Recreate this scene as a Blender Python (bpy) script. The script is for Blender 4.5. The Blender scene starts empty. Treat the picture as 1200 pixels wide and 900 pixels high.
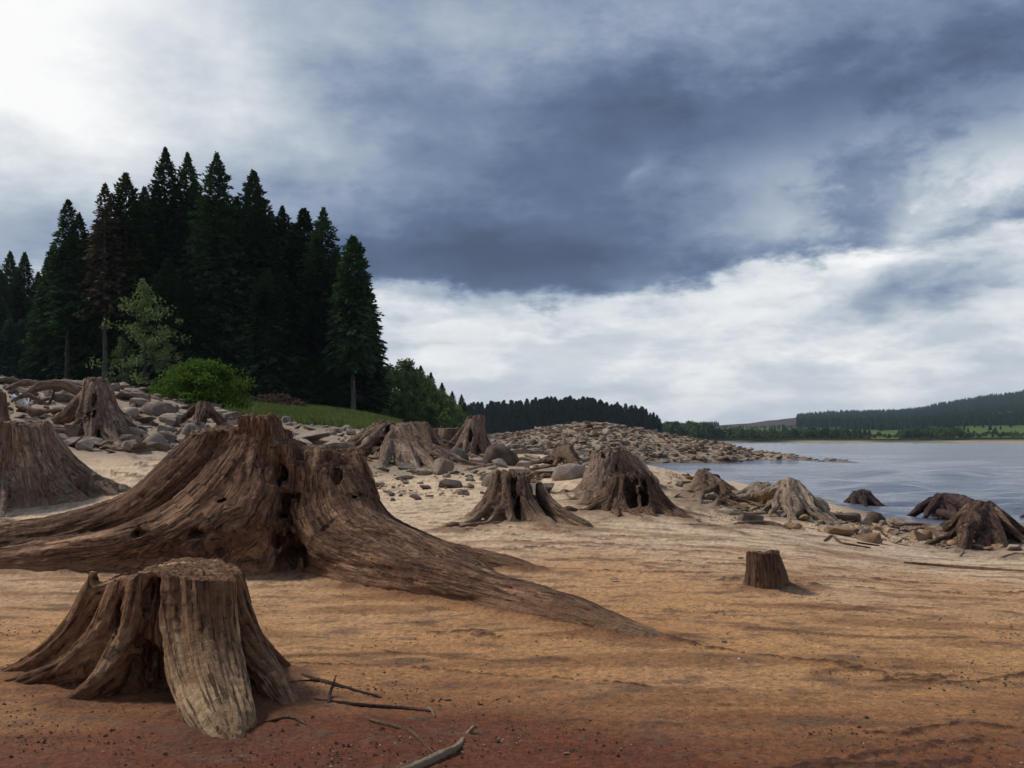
import bpy, bmesh, math, random
import numpy as np
import openvdb as vdb
from mathutils import Vector, Matrix, Euler

R = math.radians
random.seed(7)
scene = bpy.context.scene
col = scene.collection

# ------------------------------------------------------------------ camera
FPX = 1178.0            # focal length in photograph pixels (photograph 1200 wide)
HOR = 515.0             # row of the horizon in the photograph
CAMZ = 1.0
cam_d = bpy.data.cameras.new('camera')
cam = bpy.data.objects.new('camera', cam_d); col.objects.link(cam)
cam.location = (0, 0, CAMZ)
cam.rotation_euler = (R(90), 0, 0)
cam_d.sensor_width = 36.0
cam_d.lens = 36.0 * FPX / 1200.0
cam_d.shift_y = (HOR - 450.0) / 1200.0
cam_d.clip_start = 0.05; cam_d.clip_end = 30000
scene.camera = cam
scene.view_settings.view_transform = 'Standard'
scene.view_settings.look = 'None'
scene.view_settings.exposure = 0.0
scene.view_settings.gamma = 1.0
try: scene.view_settings.use_curve_mapping = False
except Exception: pass
scene.render.engine = 'CYCLES'
scene.cycles.max_bounces = 6
scene.cycles.volume_bounces = 0
scene.cycles.use_denoising = True

# ------------------------------------------------------------------ node helpers
class NT:
    def __init__(s, nt): s.nt = nt
    def node(s, t, **kw):
        n = s.nt.nodes.new(t)
        for k, v in kw.items(): setattr(n, k, v)
        return n
    def link(s, a, b): s.nt.links.new(a, b)
    def put(s, sock, v):
        if hasattr(v, 'is_output'): s.link(v, sock)
        elif v is not None: sock.default_value = v
    def m(s, op, a, b=None, c=None, clamp=False):
        n = s.node('ShaderNodeMath', operation=op, use_clamp=clamp)
        s.put(n.inputs[0], a)
        if b is not None: s.put(n.inputs[1], b)
        if c is not None: s.put(n.inputs[2], c)
        return n.outputs[0]
    def vm(s, op, a, b=None):
        n = s.node('ShaderNodeVectorMath', operation=op)
        s.put(n.inputs[0], a)
        if b is not None: s.put(n.inputs[1], b)
        return n.outputs[0]
    def noise(s, vec, scale, detail=4, rough=0.55, dist=0.0):
        n = s.node('ShaderNodeTexNoise')
        s.put(n.inputs['Vector'], vec); n.inputs['Scale'].default_value = scale
        n.inputs['Detail'].default_value = detail; n.inputs['Roughness'].default_value = rough
        n.inputs['Distortion'].default_value = dist
        return n.outputs['Fac']
    def smooth(s, v, a, b, lo=0.0, hi=1.0):
        n = s.node('ShaderNodeMapRange', interpolation_type='SMOOTHSTEP')
        s.put(n.inputs[0], v); n.inputs[1].default_value = a; n.inputs[2].default_value = b
        n.inputs[3].default_value = lo; n.inputs[4].default_value = hi
        return n.outputs[0]
    def mix(s, f, a, b, mode='MIX'):
        n = s.node('ShaderNodeMix', data_type='RGBA', blend_type=mode)
        s.put(n.inputs[0], f)
        s.put(n.inputs[6], a if hasattr(a, 'is_output') else (*a[:3], 1))
        s.put(n.inputs[7], b if hasattr(b, 'is_output') else (*b[:3], 1))
        return n.outputs[2]
    def ramp(s, f, stops):
        n = s.node('ShaderNodeValToRGB')
        el = n.color_ramp.elements
        while len(el) < len(stops): el.new(0.5)
        for e, (p, c) in zip(el, stops):
            e.position = p; e.color = (*c[:3], 1)
        s.put(n.inputs[0], f)
        return n.outputs[0]
    def bump(s, h, strength, dist, normal=None):
        n = s.node('ShaderNodeBump')
        s.put(n.inputs['Height'], h); n.inputs['Strength'].default_value = strength
        n.inputs['Distance'].default_value = dist
        if normal is not None: s.link(normal, n.inputs['Normal'])
        return n.outputs[0]

# ------------------------------------------------------------------ world: Nishita sky seen through a broken cloud deck
SUN_AZ, SUN_EL = R(-62), R(46)
world = bpy.data.worlds.new('World'); scene.world = world; world.use_nodes = True
w = NT(world.node_tree); world.node_tree.nodes.clear()
geo = w.node('ShaderNodeTexCoord')
sep = w.node('ShaderNodeSeparateXYZ'); w.link(geo.outputs['Generated'], sep.inputs[0])
dx, dy, dz = sep.outputs
sky = w.node('ShaderNodeTexSky', sky_type='NISHITA', sun_disc=False)
sky.sun_elevation = SUN_EL; sky.sun_rotation = SUN_AZ; sky.air_density = 1.2; sky.dust_density = 1.5
az = w.m('ARCTAN2', dx, dy)
el = w.m('ARCSINE', dz)
zc = w.m('ADD', w.m('MAXIMUM', dz, 0.0), 0.055)
pl = w.node('ShaderNodeCombineXYZ')
w.link(w.m('DIVIDE', dx, zc), pl.inputs[0]); w.link(w.m('DIVIDE', dy, zc), pl.inputs[1])
deck = pl.outputs[0]
# soft warp of the direction so that cloud edges are ragged
dirn = geo.outputs['Generated']
wa = w.noise(dirn, 3.2, 5, 0.6)
wb = w.noise(w.vm('ADD', dirn, (5.3, 2.1, 7.7)), 3.2, 5, 0.6)
wcn = w.node('ShaderNodeTexNoise'); wcn.inputs['Scale'].default_value = 9.0; wcn.inputs['Detail'].default_value = 7; wcn.inputs['Roughness'].default_value = 0.62
w.link(w.vm('MULTIPLY', dirn, (1.0, 1.0, 2.2)), wcn.inputs['Vector']); wc = wcn.outputs['Fac']; wcv = wcn.outputs['Color']
azw = w.m('ADD', az, w.m('MULTIPLY', w.m('SUBTRACT', wa, 0.5), 0.34))
elw = w.m('ADD', el, w.m('ADD', w.m('MULTIPLY', w.m('SUBTRACT', wb, 0.5), 0.13), w.m('MULTIPLY', w.m('SUBTRACT', wc, 0.5), 0.06)))
def blob(px, py, sx, sy, rot, amp):
    """a soft patch of cloud light (+) or depth (-) around a direction of the sky"""
    a0 = math.atan((px - 600) / FPX); e0 = math.atan((HOR - py) / FPX * math.cos(a0))
    sx /= FPX; sy /= FPX
    c, s_ = math.cos(rot), math.sin(rot)
    u = w.m('SUBTRACT', azw, a0); v = w.m('SUBTRACT', elw, e0)
    uu = w.m('DIVIDE', w.m('ADD', w.m('MULTIPLY', u, c), w.m('MULTIPLY', v, s_)), sx)
    vv = w.m('DIVIDE', w.m('SUBTRACT', w.m('MULTIPLY', v, c), w.m('MULTIPLY', u, s_)), sy)
    q = w.m('ADD', w.m('MULTIPLY', uu, uu), w.m('MULTIPLY', vv, vv))
    return w.m('MULTIPLY', w.m('EXPONENT', w.m('MULTIPLY', q, -1.0)), amp)
BLOBS = [
    (30, 0, 230, 160, 0.0, 0.44), (-220, 110, 420, 260, 0, 0.30), (290, 70, 190, 120, 0.2, 0.06), (560, 120, 240, 90, 0.1, -0.10), (70, 250, 100, 90, 0, -0.08), (180, 170, 160, 70, 0, 0.10),
    (620, 295, 330, 60, 0.0, -0.25), (960, 105, 380, 60, 0.12, -0.16), (720, 180, 200, 80, 0.5, -0.14), (480, 310, 120, 40, 0, -0.10),
    (620, 20, 260, 60, 0, 0.13),
    (768, 208, 26, 13, 0.4, 0.16), (1000, 240, 170, 50, 0.35, 0.16), (1190, 215, 110, 50, 0.25, 0.24), (1150, 90, 240, 60, 0, -0.12),
    (1110, 275, 110, 26, 0.5, 0.22), (900, 262, 80, 22, 0.1, 0.08),
    (1120, 345, 110, 26, 0.2, -0.30), (990, 330, 60, 18, 0, 0.08),
]
acc = None
for b in BLOBS:
    q = blob(*b)
    acc = q if acc is None else w.m('ADD', acc, q)
n_big = w.noise(deck, 0.55, 6, 0.55)
n_str = w.noise(w.vm('MULTIPLY', dirn, (1.0, 1.0, 5.5)), 4.6, 8, 0.62, 0.35)
n_puf = w.noise(w.vm('MULTIPLY', dirn, (1.0, 1.0, 1.7)), 13.0, 7, 0.6)
# low, brighter deck near the horizon; darker ragged base above it. The edge sits near 8 degrees up.
edge0 = w.m('ADD', 0.145, w.m('MULTIPLY', w.smooth(az, 0.02, 0.5), 0.035))
edge = w.m('SUBTRACT', w.m('ADD', elw, w.m('MULTIPLY', w.m('SUBTRACT', wc, 0.5), 0.05)), edge0)
upper = w.smooth(edge, -0.008, 0.016)
n_bil = w.noise(w.vm('MULTIPLY', w.vm('ADD', dirn, w.vm('MULTIPLY', wcv, (0.05, 0.05, 0.02))), (1.0, 1.0, 2.9)), 7.5, 8, 0.58)
low_t = w.m('ADD', 0.675, w.m('MULTIPLY', w.m('SUBTRACT', n_str, 0.5), 0.45))
low_t = w.m('ADD', low_t, w.m('MULTIPLY', w.smooth(n_bil, 0.42, 0.62), 0.20))
low_t = w.m('ADD', low_t, w.m('MULTIPLY', w.m('SUBTRACT', n_puf, 0.5), 0.25))
low_t = w.m('ADD', low_t, w.m('MULTIPLY', w.smooth(el, 0.13, 0.04), 0.07))
up_t = w.m('ADD', 0.34, w.m('MULTIPLY', w.m('SUBTRACT', n_big, 0.5), 0.40))
up_t = w.m('ADD', up_t, w.m('ADD', w.m('MULTIPLY', w.m('SUBTRACT', wc, 0.5), 0.40), w.m('MULTIPLY', w.m('SUBTRACT', n_puf, 0.5), 0.08)))
t = w.m('ADD', w.m('MULTIPLY', upper, up_t), w.m('MULTIPLY', w.m('SUBTRACT', 1.0, upper), low_t))
n_b2 = w.noise(w.vm('MULTIPLY', w.vm('ADD', dirn, w.vm('MULTIPLY', wcv, (0.06, 0.06, 0.03))), (1.0, 1.0, 1.9)), 4.6, 9, 0.6)
side_m = w.m('MULTIPLY', w.smooth(az, -0.02, 0.42), w.smooth(el, 0.44, 0.20))
bil = w.m('MULTIPLY', w.m('SUBTRACT', w.smooth(n_b2, 0.42, 0.60), 0.30), w.m('ADD', 0.05, w.m('MULTIPLY', side_m, 0.30)))
t = w.m('ADD', t, w.m('MULTIPLY', bil, upper))
t = w.m('ADD', t, acc, clamp=True)
ccol = w.ramp(t, [(0.0, (0.068, 0.098, 0.170)), (0.2, (0.114, 0.166, 0.280)), (0.38, (0.22, 0.288, 0.42)), (0.58, (0.43, 0.50, 0.59)), (0.78, (0.70, 0.745, 0.79)), (1.0, (1.0, 1.0, 1.0))])
cten = w.vm('MULTIPLY', ccol, (10.0, 10.0, 10.0))
gap = w.smooth(n_str, 0.30, 0.42, 0.55, 0.0)
gap = w.m('MULTIPLY', gap, w.m('SUBTRACT', 1.0, upper))
skym = w.mix(gap, cten, sky.outputs[0])
bg = w.node('ShaderNodeBackground'); bg.inputs[1].default_value = 0.1
w.link(skym, bg.inputs[0])
wo = w.node('ShaderNodeOutputWorld'); w.link(bg.outputs[0], wo.inputs[0])
world.cycles.sampling_method = 'MANUAL'; world.cycles.sample_map_resolution = 512

# ------------------------------------------------------------------ sun
sd = bpy.data.lights.new('sun', 'SUN'); sd.energy = 3.0; sd.angle = R(8); sd.color = (1.0, 0.95, 0.86)
so = bpy.data.objects.new('sun', sd); col.objects.link(so)
sdir = Vector((math.sin(SUN_AZ) * math.cos(SUN_EL), math.cos(SUN_AZ) * math.cos(SUN_EL), math.sin(SUN_EL)))
so.rotation_euler = (-sdir).to_track_quat('-Z', 'Y').to_euler()
so.location = (-30, 20, 40)

# ------------------------------------------------------------------ numpy noise
_rng = np.random.RandomState(11)
_perm = _rng.permutation(512).astype(np.int64); _perm = np.concatenate([_perm, _perm, _perm])
_grad = _rng.normal(size=(512, 3)); _grad /= np.linalg.norm(_grad, axis=1)[:, None]
_grad = _grad.astype(np.float32)
def pnoise(P):
    P = np.asarray(P, dtype=np.float64)
    I = np.floor(P).astype(np.int64); f = (P - I).astype(np.float32)
    u = f * f * f * (f * (f * 6 - 15) + 10)
    I &= 511
    out = 0
    for i in (0, 1):
        wx = u[:, 0] if i else 1 - u[:, 0]
        for j in (0, 1):
            wy = u[:, 1] if j else 1 - u[:, 1]
            for k in (0, 1):
                wz = u[:, 2] if k else 1 - u[:, 2]
                h = _perm[(_perm[(_perm[(I[:, 0] + i) & 511] + I[:, 1] + j) & 511] + I[:, 2] + k) & 511]
                g = _grad[h]
                d = g[:, 0] * (f[:, 0] - i) + g[:, 1] * (f[:, 1] - j) + g[:, 2] * (f[:, 2] - k)
                out = out + wx * wy * wz * d
    return out * 1.5
def fbm(P, oct=4, lac=2.03, gain=0.5):
    a, s, out = 1.0, 1.0, 0
    for o in range(oct):
        out = out + a * pnoise(np.asarray(P) * s + o * 17.3); a *= gain; s *= lac
    return out
def sstep(x, a, b):
    t = np.clip((x - a) / (b - a), 0, 1); return t * t * (3 - 2 * t)

# ------------------------------------------------------------------ tags and object helpers
def tag(o, label=None, cat=None, group=None, kind=None):
    if label: o['label'] = label
    if cat: o['category'] = cat
    if group: o['group'] = group
    if kind: o['kind'] = kind
    return o
def link(name, me, parent=None):
    o = bpy.data.objects.new(name, me); col.objects.link(o)
    if parent is not None: o.parent = parent
    return o
def empty(name, loc):
    o = bpy.data.objects.new(name, None); col.objects.link(o); o.location = loc
    o.empty_display_size = 0.2
    return o
def mesh_np(name, V, F, mat, smooth=True):
    """F: (n,3) or (n,4) int array"""
    me = bpy.data.meshes.new(name)
    V = np.asarray(V, dtype=np.float32); F = np.asarray(F, dtype=np.int32)
    me.vertices.add(len(V)); me.vertices.foreach_set('co', V.ravel())
    k = F.shape[1]
    me.loops.add(F.size); me.loops.foreach_set('vertex_index', F.ravel())
    me.polygons.add(len(F)); me.polygons.foreach_set('loop_start', np.arange(len(F), dtype=np.int32) * k)
    me.polygons.foreach_set('loop_total', np.full(len(F), k, dtype=np.int32))
    me.update(calc_edges=True)
    me.polygons.foreach_set('use_smooth', np.full(len(F), smooth))
    if mat: me.materials.append(mat)
    return me
def vattr(me, name, arr, typ='FLOAT_VECTOR'):
    a = me.attributes.new(name, typ, 'POINT')
    key = {'FLOAT_VECTOR': 'vector', 'FLOAT': 'value', 'FLOAT_COLOR': 'color'}[typ]
    a.data.foreach_set(key, np.asarray(arr, dtype=np.float32).ravel())

# ------------------------------------------------------------------ terrain
def ctl(px, py, d):                     # control point: the ground seen at (px, py) lies d metres out
    return (math.atan((px - 600) / FPX), d, CAMZ + (HOR - py) / FPX * d)
def ctz(px, d, z): return (math.atan((px - 600) / FPX), d, z)
C = []
for px in (-300, 0, 300, 600, 900, 1200, 1500):
    C += [ctz(px, 1.0, 0.0), ctz(px, 2.6, 0.0), ctz(px, 4.0, 0.0)]
for px in (0, 300, 600): C += [ctz(px, 6.0, 0.0), ctz(px, 8.0, 0.02)]
C += [ctz(900, 6.0, 0.0), ctz(1200, 6.0, -0.06), ctz(900, 8.5, -0.02), ctz(1200, 8.5, -0.16), ctz(1500, 8.0, -0.25), ctz(-300, 8.0, 0.15)]
# left: sand bay, rubble bank, crest
C += [ctl(0, 592, 13.2), ctl(150, 575, 14), ctl(150, 553, 17), ctl(230, 545, 17.5), ctl(150, 527, 20), ctl(60, 520, 20), ctl(-200, 540, 15),
      ctl(100, 500, 23), ctl(0, 480, 24), ctl(0, 447, 29), ctl(100, 455, 28), ctl(200, 470, 28), ctl(200, 500, 24), ctl(280, 515, 23), ctl(290, 496, 27),
      ctl(-250, 430, 28), ctl(350, 508, 29), ctl(350, 530, 22), ctl(420, 507, 33), ctl(420, 530, 23), ctl(420, 548, 20.5),
      ctl(0, 462, 40), ctl(0, 455, 80), ctl(200, 480, 42), ctl(240, 480, 48), ctl(200, 460, 80), ctl(330, 492, 40), ctl(330, 480, 62), ctl(420, 499, 46), ctl(420, 484, 72),
      ctl(500, 502, 90), ctl(540, 505, 120), ctl(400, 480, 120), ctl(100, 455, 130), ctl(-250, 440, 90), ctl(-250, 440, 130)]
# middle
C += [ctl(450, 585, 15), ctl(600, 612, 11), ctl(520, 560, 18), ctl(480, 543, 22.5), ctl(555, 532, 26), ctl(640, 555, 21), ctl(620, 528, 42), ctl(580, 519, 62), ctl(600, 512, 85),
      ctl(660, 533, 38), ctl(700, 543, 32), ctl(690, 585, 14.5), ctl(750, 604, 12.3), ctl(820, 608, 12.6), ctl(790, 553, 19.5), ctl(760, 545, 19), ctl(740, 560, 16.5), ctl(720, 540, 40)]
# promontory
C += [ctl(640, 503, 80), ctl(700, 499, 78), ctl(740, 503, 76), ctl(800, 513, 74), ctl(850, 521, 72), ctl(920, 531, 71), ctl(985, 538, 71),
      ctl(660, 538, 58), ctl(720, 541, 60), ctl(800, 543, 63), ctl(880, 543, 65.5), ctl(960, 543, 68),
      ctl(680, 512, 68), ctl(760, 522, 68), ctz(1030, 71, -1.0), ctz(850, 82, -0.6), ctz(950, 78, -1.2), ctz(760, 95, -0.4), ctz(690, 110, -0.2), ctz(620, 130, 0.5)]
# shoreline and lake bed
C += [ctl(760, 548, 53), ctl(780, 551, 49), ctl(830, 562, 37.5), ctl(880, 570, 32), ctl(960, 583, 26), ctl(1060, 608, 19.0), ctl(1130, 617, 17.3), ctl(1200, 621, 16.7), ctl(1500, 640, 14),
      ctz(830, 50, -0.9), ctz(900, 38, -0.9), ctz(1000, 28, -0.85), ctz(1100, 23, -0.85), ctz(1200, 21, -0.9), ctz(1000, 50, -1.6), ctz(1200, 50, -2.2), ctz(1500, 30, -2),
      ctl(930, 602, 15), ctl(860, 590, 16.5), ctl(1150, 645, 12.7), ctl(1030, 630, 13.2), ctl(1050, 612, 17.5), ctz(900, 130, -2.5), ctz(1200, 130, -3), ctz(1500, 130, -3)]
for a in (-180, -120, -70):
    t = 1 if a == -70 else 0.5
    C += [(R(a), 1, 0), (R(a), 4, 0.0), (R(a), 10, 0.3 * t), (R(a), 30, 2.2 * t), (R(a), 130, 5 * t)]
for a in (180, 120, 70):
    t = {180: -0.5, 120: 0.2, 70: 1}[a]
    C += [(R(a), 1, 0), (R(a), 4, -0.02), (R(a), 10, -0.3 * t), (R(a), 30, -1.8 * t), (R(a), 130, -3 * t + (2 if a == 180 else 0))]
C = np.array(C)
def _tc(th, d): return np.stack([th * 3.2, np.log(d)], -1)
_X = _tc(C[:, 0], C[:, 1])
def _phi(r2): return np.where(r2 > 1e-12, 0.5 * r2 * np.log(np.maximum(r2, 1e-12)), 0)
_n = len(C)
_K = _phi(((_X[:, None] - _X[None]) ** 2).sum(-1)) + np.eye(_n) * 0.002
_P = np.concatenate([np.ones((_n, 1)), _X], 1)
_A = np.zeros((_n + 3, _n + 3)); _A[:_n, :_n] = _K; _A[:_n, _n:] = _P; _A[_n:, :_n] = _P.T
_W = np.linalg.solve(_A, np.concatenate([C[:, 2], np.zeros(3)]))
def ground(x, y):
    """terrain height in metres at world x, y (arrays)"""
    x = np.atleast_1d(np.asarray(x, dtype=np.float64)).ravel(); y = np.atleast_1d(np.asarray(y, dtype=np.float64)).ravel()
    rr = np.hypot(x, y); th = np.arctan2(x, y)
    dd = np.where(np.abs(th) < 1.0, np.maximum(y, rr * 0.5), rr * 0.54)   # straight-ahead depth inside the view
    dd = np.clip(dd, 0.7, 135)
    out = np.empty(len(x))
    for i in range(0, len(x), 60000):
        q = _tc(th[i:i + 60000], dd[i:i + 60000])
        r2 = ((q[:, None, 0] - _X[None, :, 0]) ** 2 + (q[:, None, 1] - _X[None, :, 1]) ** 2)
        out[i:i + 60000] = _phi(r2) @ _W[:_n] + _W[_n] + q @ _W[_n + 1:]
    out = np.clip(out, -3.2, 9)
    far = sstep(rr, 130, 330)
    lim = np.where(th < R(-3), 3.5 + sstep(-th, R(3), R(30)) * 3, -3.0)
    lim = np.where(np.abs(th) > R(100), 3.0, lim)
    out = out * (1 - far) + lim * far
    return out
def gz(x, y): return float(ground([x], [y])[0])
def W(px, py, d): return Vector(((px - 600) / FPX * d, d, CAMZ + (HOR - py) / FPX * d))
def G(px, d, dz=0.0):
    x = (px - 600) / FPX * d
    return Vector((x, d, gz(x, d) + dz))
def seat(px, py, lo=2.5, hi=140):
    """the point of the ground seen at photograph pixel (px, py)"""
    ds = np.exp(np.linspace(math.log(lo), math.log(hi), 700))
    xs = (px - 600) / FPX * ds
    below = (CAMZ + (HOR - py) / FPX * ds) <= ground(xs, ds)
    k = int(np.argmax(below)) if below.any() else -1
    return Vector((xs[k], ds[k], gz(xs[k], ds[k])))

def mound(x, y, cx, cy, r, h): return h * np.exp(-(((x - cx) ** 2 + (y - cy) ** 2) / (r * r)))

WATER_Z = -0.5
th = np.concatenate([np.radians(np.arange(-180, -34, 4)), np.radians(np.linspace(-32, 32, 680)), np.radians(np.arange(35, 181, 4))])
th = np.unique(th)
dn = 1.0 / np.linspace(1 / 2.7, 1 / 30.0, 360)
rad = np.concatenate([[0.3, 0.8, 1.4, 2.0], dn, np.exp(np.linspace(math.log(30.4), math.log(130), 170)), [150, 180, 230, 300, 400, 600, 1000, 2000, 3200, 4800]])
TH, RD = np.meshgrid(th, rad, indexing='ij')
RR = RD / np.clip(np.cos(np.clip(np.abs(TH), 0, R(33))), 0.5, 1)
GX, GY = (RR * np.sin(TH)).ravel(), (RR * np.cos(TH)).ravel()
GZ = ground(GX, GY)
gd = np.hypot(GX, GY)
# how rocky, grassy, wet each place is
upx = 600 + FPX * GX / np.maximum(GY, 0.1)
P2 = np.stack([GX, GY, np.zeros_like(GX)], 1)
nA = fbm(P2 * 0.35, 3); nB = fbm(P2 * np.array([0.9, 3.2, 1]) * 0.8, 4); nC = fbm(P2 * 6.0, 3)
left_bank = sstep(GY, 17.5, 20) * sstep(-upx, -640, -520)
prom = sstep(GY, 30, 40) * (GY > 0)
stony = np.clip(left_bank + prom, 0, 1) * (np.abs(TH.ravel()) < 1.2)
shore_w = sstep(-(GZ), 0.28, 0.47) * (GY > 9)
# ledges: thin eroded layers in the sand that step down towards the lake
s_ = GY * 1.0 + 0.16 * GX + 0.55 * nA + 0.10 * fbm(P2 * 1.6, 3)
per = 0.85
ph = (s_ / per) % 1.0
lm = sstep(fbm(P2 * np.array([0.7, 1.6, 1]) + 31.0, 3), 0.02, 0.25) * sstep(gd, 3.4, 4.6) * (1 - sstep(gd, 15, 19)) * (1 - stony)
ledge = np.exp(-((ph - 0.5) / 0.035) ** 2) * lm
GZ = GZ + (sstep(ph, 0.46, 0.54) - ph) * 0.008 * lm
GZ += 0.012 * nA * sstep(gd, 2, 5) + 0.004 * nB * (gd < 40) + 0.0022 * nC * (gd < 14)
GZ += stony * (0.05 * fbm(P2 * 1.1, 3) + 0.03 * fbm(P2 * 4, 2)) * (gd < 130)
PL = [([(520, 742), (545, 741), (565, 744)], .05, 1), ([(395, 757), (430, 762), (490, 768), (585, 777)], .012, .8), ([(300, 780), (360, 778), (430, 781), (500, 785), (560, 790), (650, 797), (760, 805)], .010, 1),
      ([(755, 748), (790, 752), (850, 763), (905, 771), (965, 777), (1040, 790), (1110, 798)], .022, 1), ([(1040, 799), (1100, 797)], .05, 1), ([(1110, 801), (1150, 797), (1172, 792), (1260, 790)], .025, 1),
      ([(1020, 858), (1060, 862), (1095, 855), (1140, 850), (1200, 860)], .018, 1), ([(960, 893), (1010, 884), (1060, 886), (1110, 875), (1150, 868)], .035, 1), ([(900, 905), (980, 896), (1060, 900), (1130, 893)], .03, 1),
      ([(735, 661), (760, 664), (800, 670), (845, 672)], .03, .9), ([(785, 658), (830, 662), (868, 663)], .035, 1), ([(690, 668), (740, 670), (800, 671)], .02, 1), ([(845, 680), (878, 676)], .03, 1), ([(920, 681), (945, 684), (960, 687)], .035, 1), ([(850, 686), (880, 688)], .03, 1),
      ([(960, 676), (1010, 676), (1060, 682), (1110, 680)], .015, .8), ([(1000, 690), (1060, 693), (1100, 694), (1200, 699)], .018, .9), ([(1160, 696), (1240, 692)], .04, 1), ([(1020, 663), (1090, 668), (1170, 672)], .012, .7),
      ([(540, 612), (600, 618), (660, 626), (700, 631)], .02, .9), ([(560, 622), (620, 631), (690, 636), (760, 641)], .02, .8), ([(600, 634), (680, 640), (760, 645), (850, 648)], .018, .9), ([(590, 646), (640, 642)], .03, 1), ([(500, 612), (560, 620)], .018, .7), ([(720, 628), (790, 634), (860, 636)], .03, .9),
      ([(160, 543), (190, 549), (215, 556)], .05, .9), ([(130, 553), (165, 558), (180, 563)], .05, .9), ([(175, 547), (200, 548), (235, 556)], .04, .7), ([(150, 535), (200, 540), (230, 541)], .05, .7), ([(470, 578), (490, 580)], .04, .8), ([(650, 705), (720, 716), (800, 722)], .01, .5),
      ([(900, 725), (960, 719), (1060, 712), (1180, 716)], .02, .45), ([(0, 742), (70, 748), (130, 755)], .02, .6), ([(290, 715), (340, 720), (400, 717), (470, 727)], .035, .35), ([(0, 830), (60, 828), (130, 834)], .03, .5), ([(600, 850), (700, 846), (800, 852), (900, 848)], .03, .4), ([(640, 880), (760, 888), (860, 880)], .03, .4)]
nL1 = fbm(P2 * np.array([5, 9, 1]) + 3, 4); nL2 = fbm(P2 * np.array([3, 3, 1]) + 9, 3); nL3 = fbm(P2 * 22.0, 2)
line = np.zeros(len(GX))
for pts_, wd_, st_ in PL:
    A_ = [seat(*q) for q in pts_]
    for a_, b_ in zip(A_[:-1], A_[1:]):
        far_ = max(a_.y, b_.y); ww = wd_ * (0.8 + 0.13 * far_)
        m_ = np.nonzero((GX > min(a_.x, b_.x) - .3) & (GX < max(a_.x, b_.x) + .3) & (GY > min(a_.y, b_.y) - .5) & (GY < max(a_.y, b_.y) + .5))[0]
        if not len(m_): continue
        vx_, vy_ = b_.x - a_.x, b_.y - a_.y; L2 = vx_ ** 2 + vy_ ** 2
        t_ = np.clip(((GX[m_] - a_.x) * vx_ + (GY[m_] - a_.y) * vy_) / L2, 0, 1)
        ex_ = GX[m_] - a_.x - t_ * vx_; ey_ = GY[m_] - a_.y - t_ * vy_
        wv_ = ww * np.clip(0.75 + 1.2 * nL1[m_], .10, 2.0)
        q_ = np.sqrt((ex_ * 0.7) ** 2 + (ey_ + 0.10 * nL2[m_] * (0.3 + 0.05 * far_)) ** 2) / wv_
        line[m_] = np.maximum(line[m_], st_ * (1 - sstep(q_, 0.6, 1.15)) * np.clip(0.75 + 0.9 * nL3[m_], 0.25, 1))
nTg = fbm(P2 * np.array([5, 8, 1]) + 2, 4)
GZ += 0.0025 * nTg * (1 - sstep(gd, 17, 22)) + 0.0022 * fbm(P2 * 28.0 + 8, 2) * (gd < 9)
GZ = GZ + line * (0.003 + 0.0012 * np.minimum(gd, 20)) * (1 + 0.35 * nL3)
# ground colours (sand, iron-stained mud, gravel, turf); sunlight is put into the far sand
def mixc(a, b, f): return a * (1 - f[:, None]) + b * f[:, None]
sand = np.tile([0.62, 0.32, 0.130], (len(GX), 1))
colr = mixc(sand, np.array([0.77, 0.565, 0.375]), sstep(gd + nA * 2.0, 4.4, 12))  # pale dry sand with distance, brightened further by sunlight painted into its colour
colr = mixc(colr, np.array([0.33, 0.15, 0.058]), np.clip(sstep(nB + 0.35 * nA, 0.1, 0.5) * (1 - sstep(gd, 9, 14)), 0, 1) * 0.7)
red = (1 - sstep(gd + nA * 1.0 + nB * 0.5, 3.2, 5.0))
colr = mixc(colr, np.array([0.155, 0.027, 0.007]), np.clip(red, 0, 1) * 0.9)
nS = fbm(P2 * np.array([1.1, 2.4, 1]) * 1.5 + 5, 5); nT = fbm(P2 * np.array([5, 8, 1]) + 2, 4); nU = fbm(P2 * 28.0 + 8, 2)
near_ = (1 - sstep(gd, 17, 22)) * (1 - stony)
colr = mixc(colr, np.array([0.24, 0.145, 0.085]), np.clip(sstep(nS + 0.45 * nT, 0.15, 0.6), 0, 1) * 0.30 * near_ * (1 - 0.75 * red))
colr = mixc(colr, np.array([0.16, 0.095, 0.055]), np.clip(sstep(nT + 0.5 * nU + 0.5 * nS, 0.32, 0.62), 0, 1) * 0.6 * near_)
colr = colr * (1 + np.clip(0.38 * nU * near_, -0.4, 0.4))[:, None]
colr = mixc(colr, np.array([0.30, 0.23, 0.17]), stony * 0.8)
grass_m = sstep(GY, 30, 36) * sstep(-upx, -560, -450) * sstep(GZ, 1.25, 1.6)
colr = mixc(colr, np.array([0.055, 0.085, 0.02]), np.clip(grass_m + sstep(nA, 0.2, 0.4) * 0.0, 0, 1))
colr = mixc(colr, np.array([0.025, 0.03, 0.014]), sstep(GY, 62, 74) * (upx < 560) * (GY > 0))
colr = mixc(colr, np.array([0.17, 0.12, 0.085]), shore_w * 0.8)
colr = mixc(colr, np.array([0.16, 0.07, 0.035]), ledge * 0.8)
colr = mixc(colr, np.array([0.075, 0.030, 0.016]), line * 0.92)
nth, nr = len(th), len(rad)
idx = np.arange(nth * nr).reshape(nth, nr)
F = np.stack([idx[:-1, :-1].ravel(), idx[1:, :-1].ravel(), idx[1:, 1:].ravel(), idx[:-1, 1:].ravel()], 1)
F2 = np.stack([idx[-1, :-1], idx[0, :-1], idx[0, 1:], idx[-1, 1:]], 1)

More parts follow.
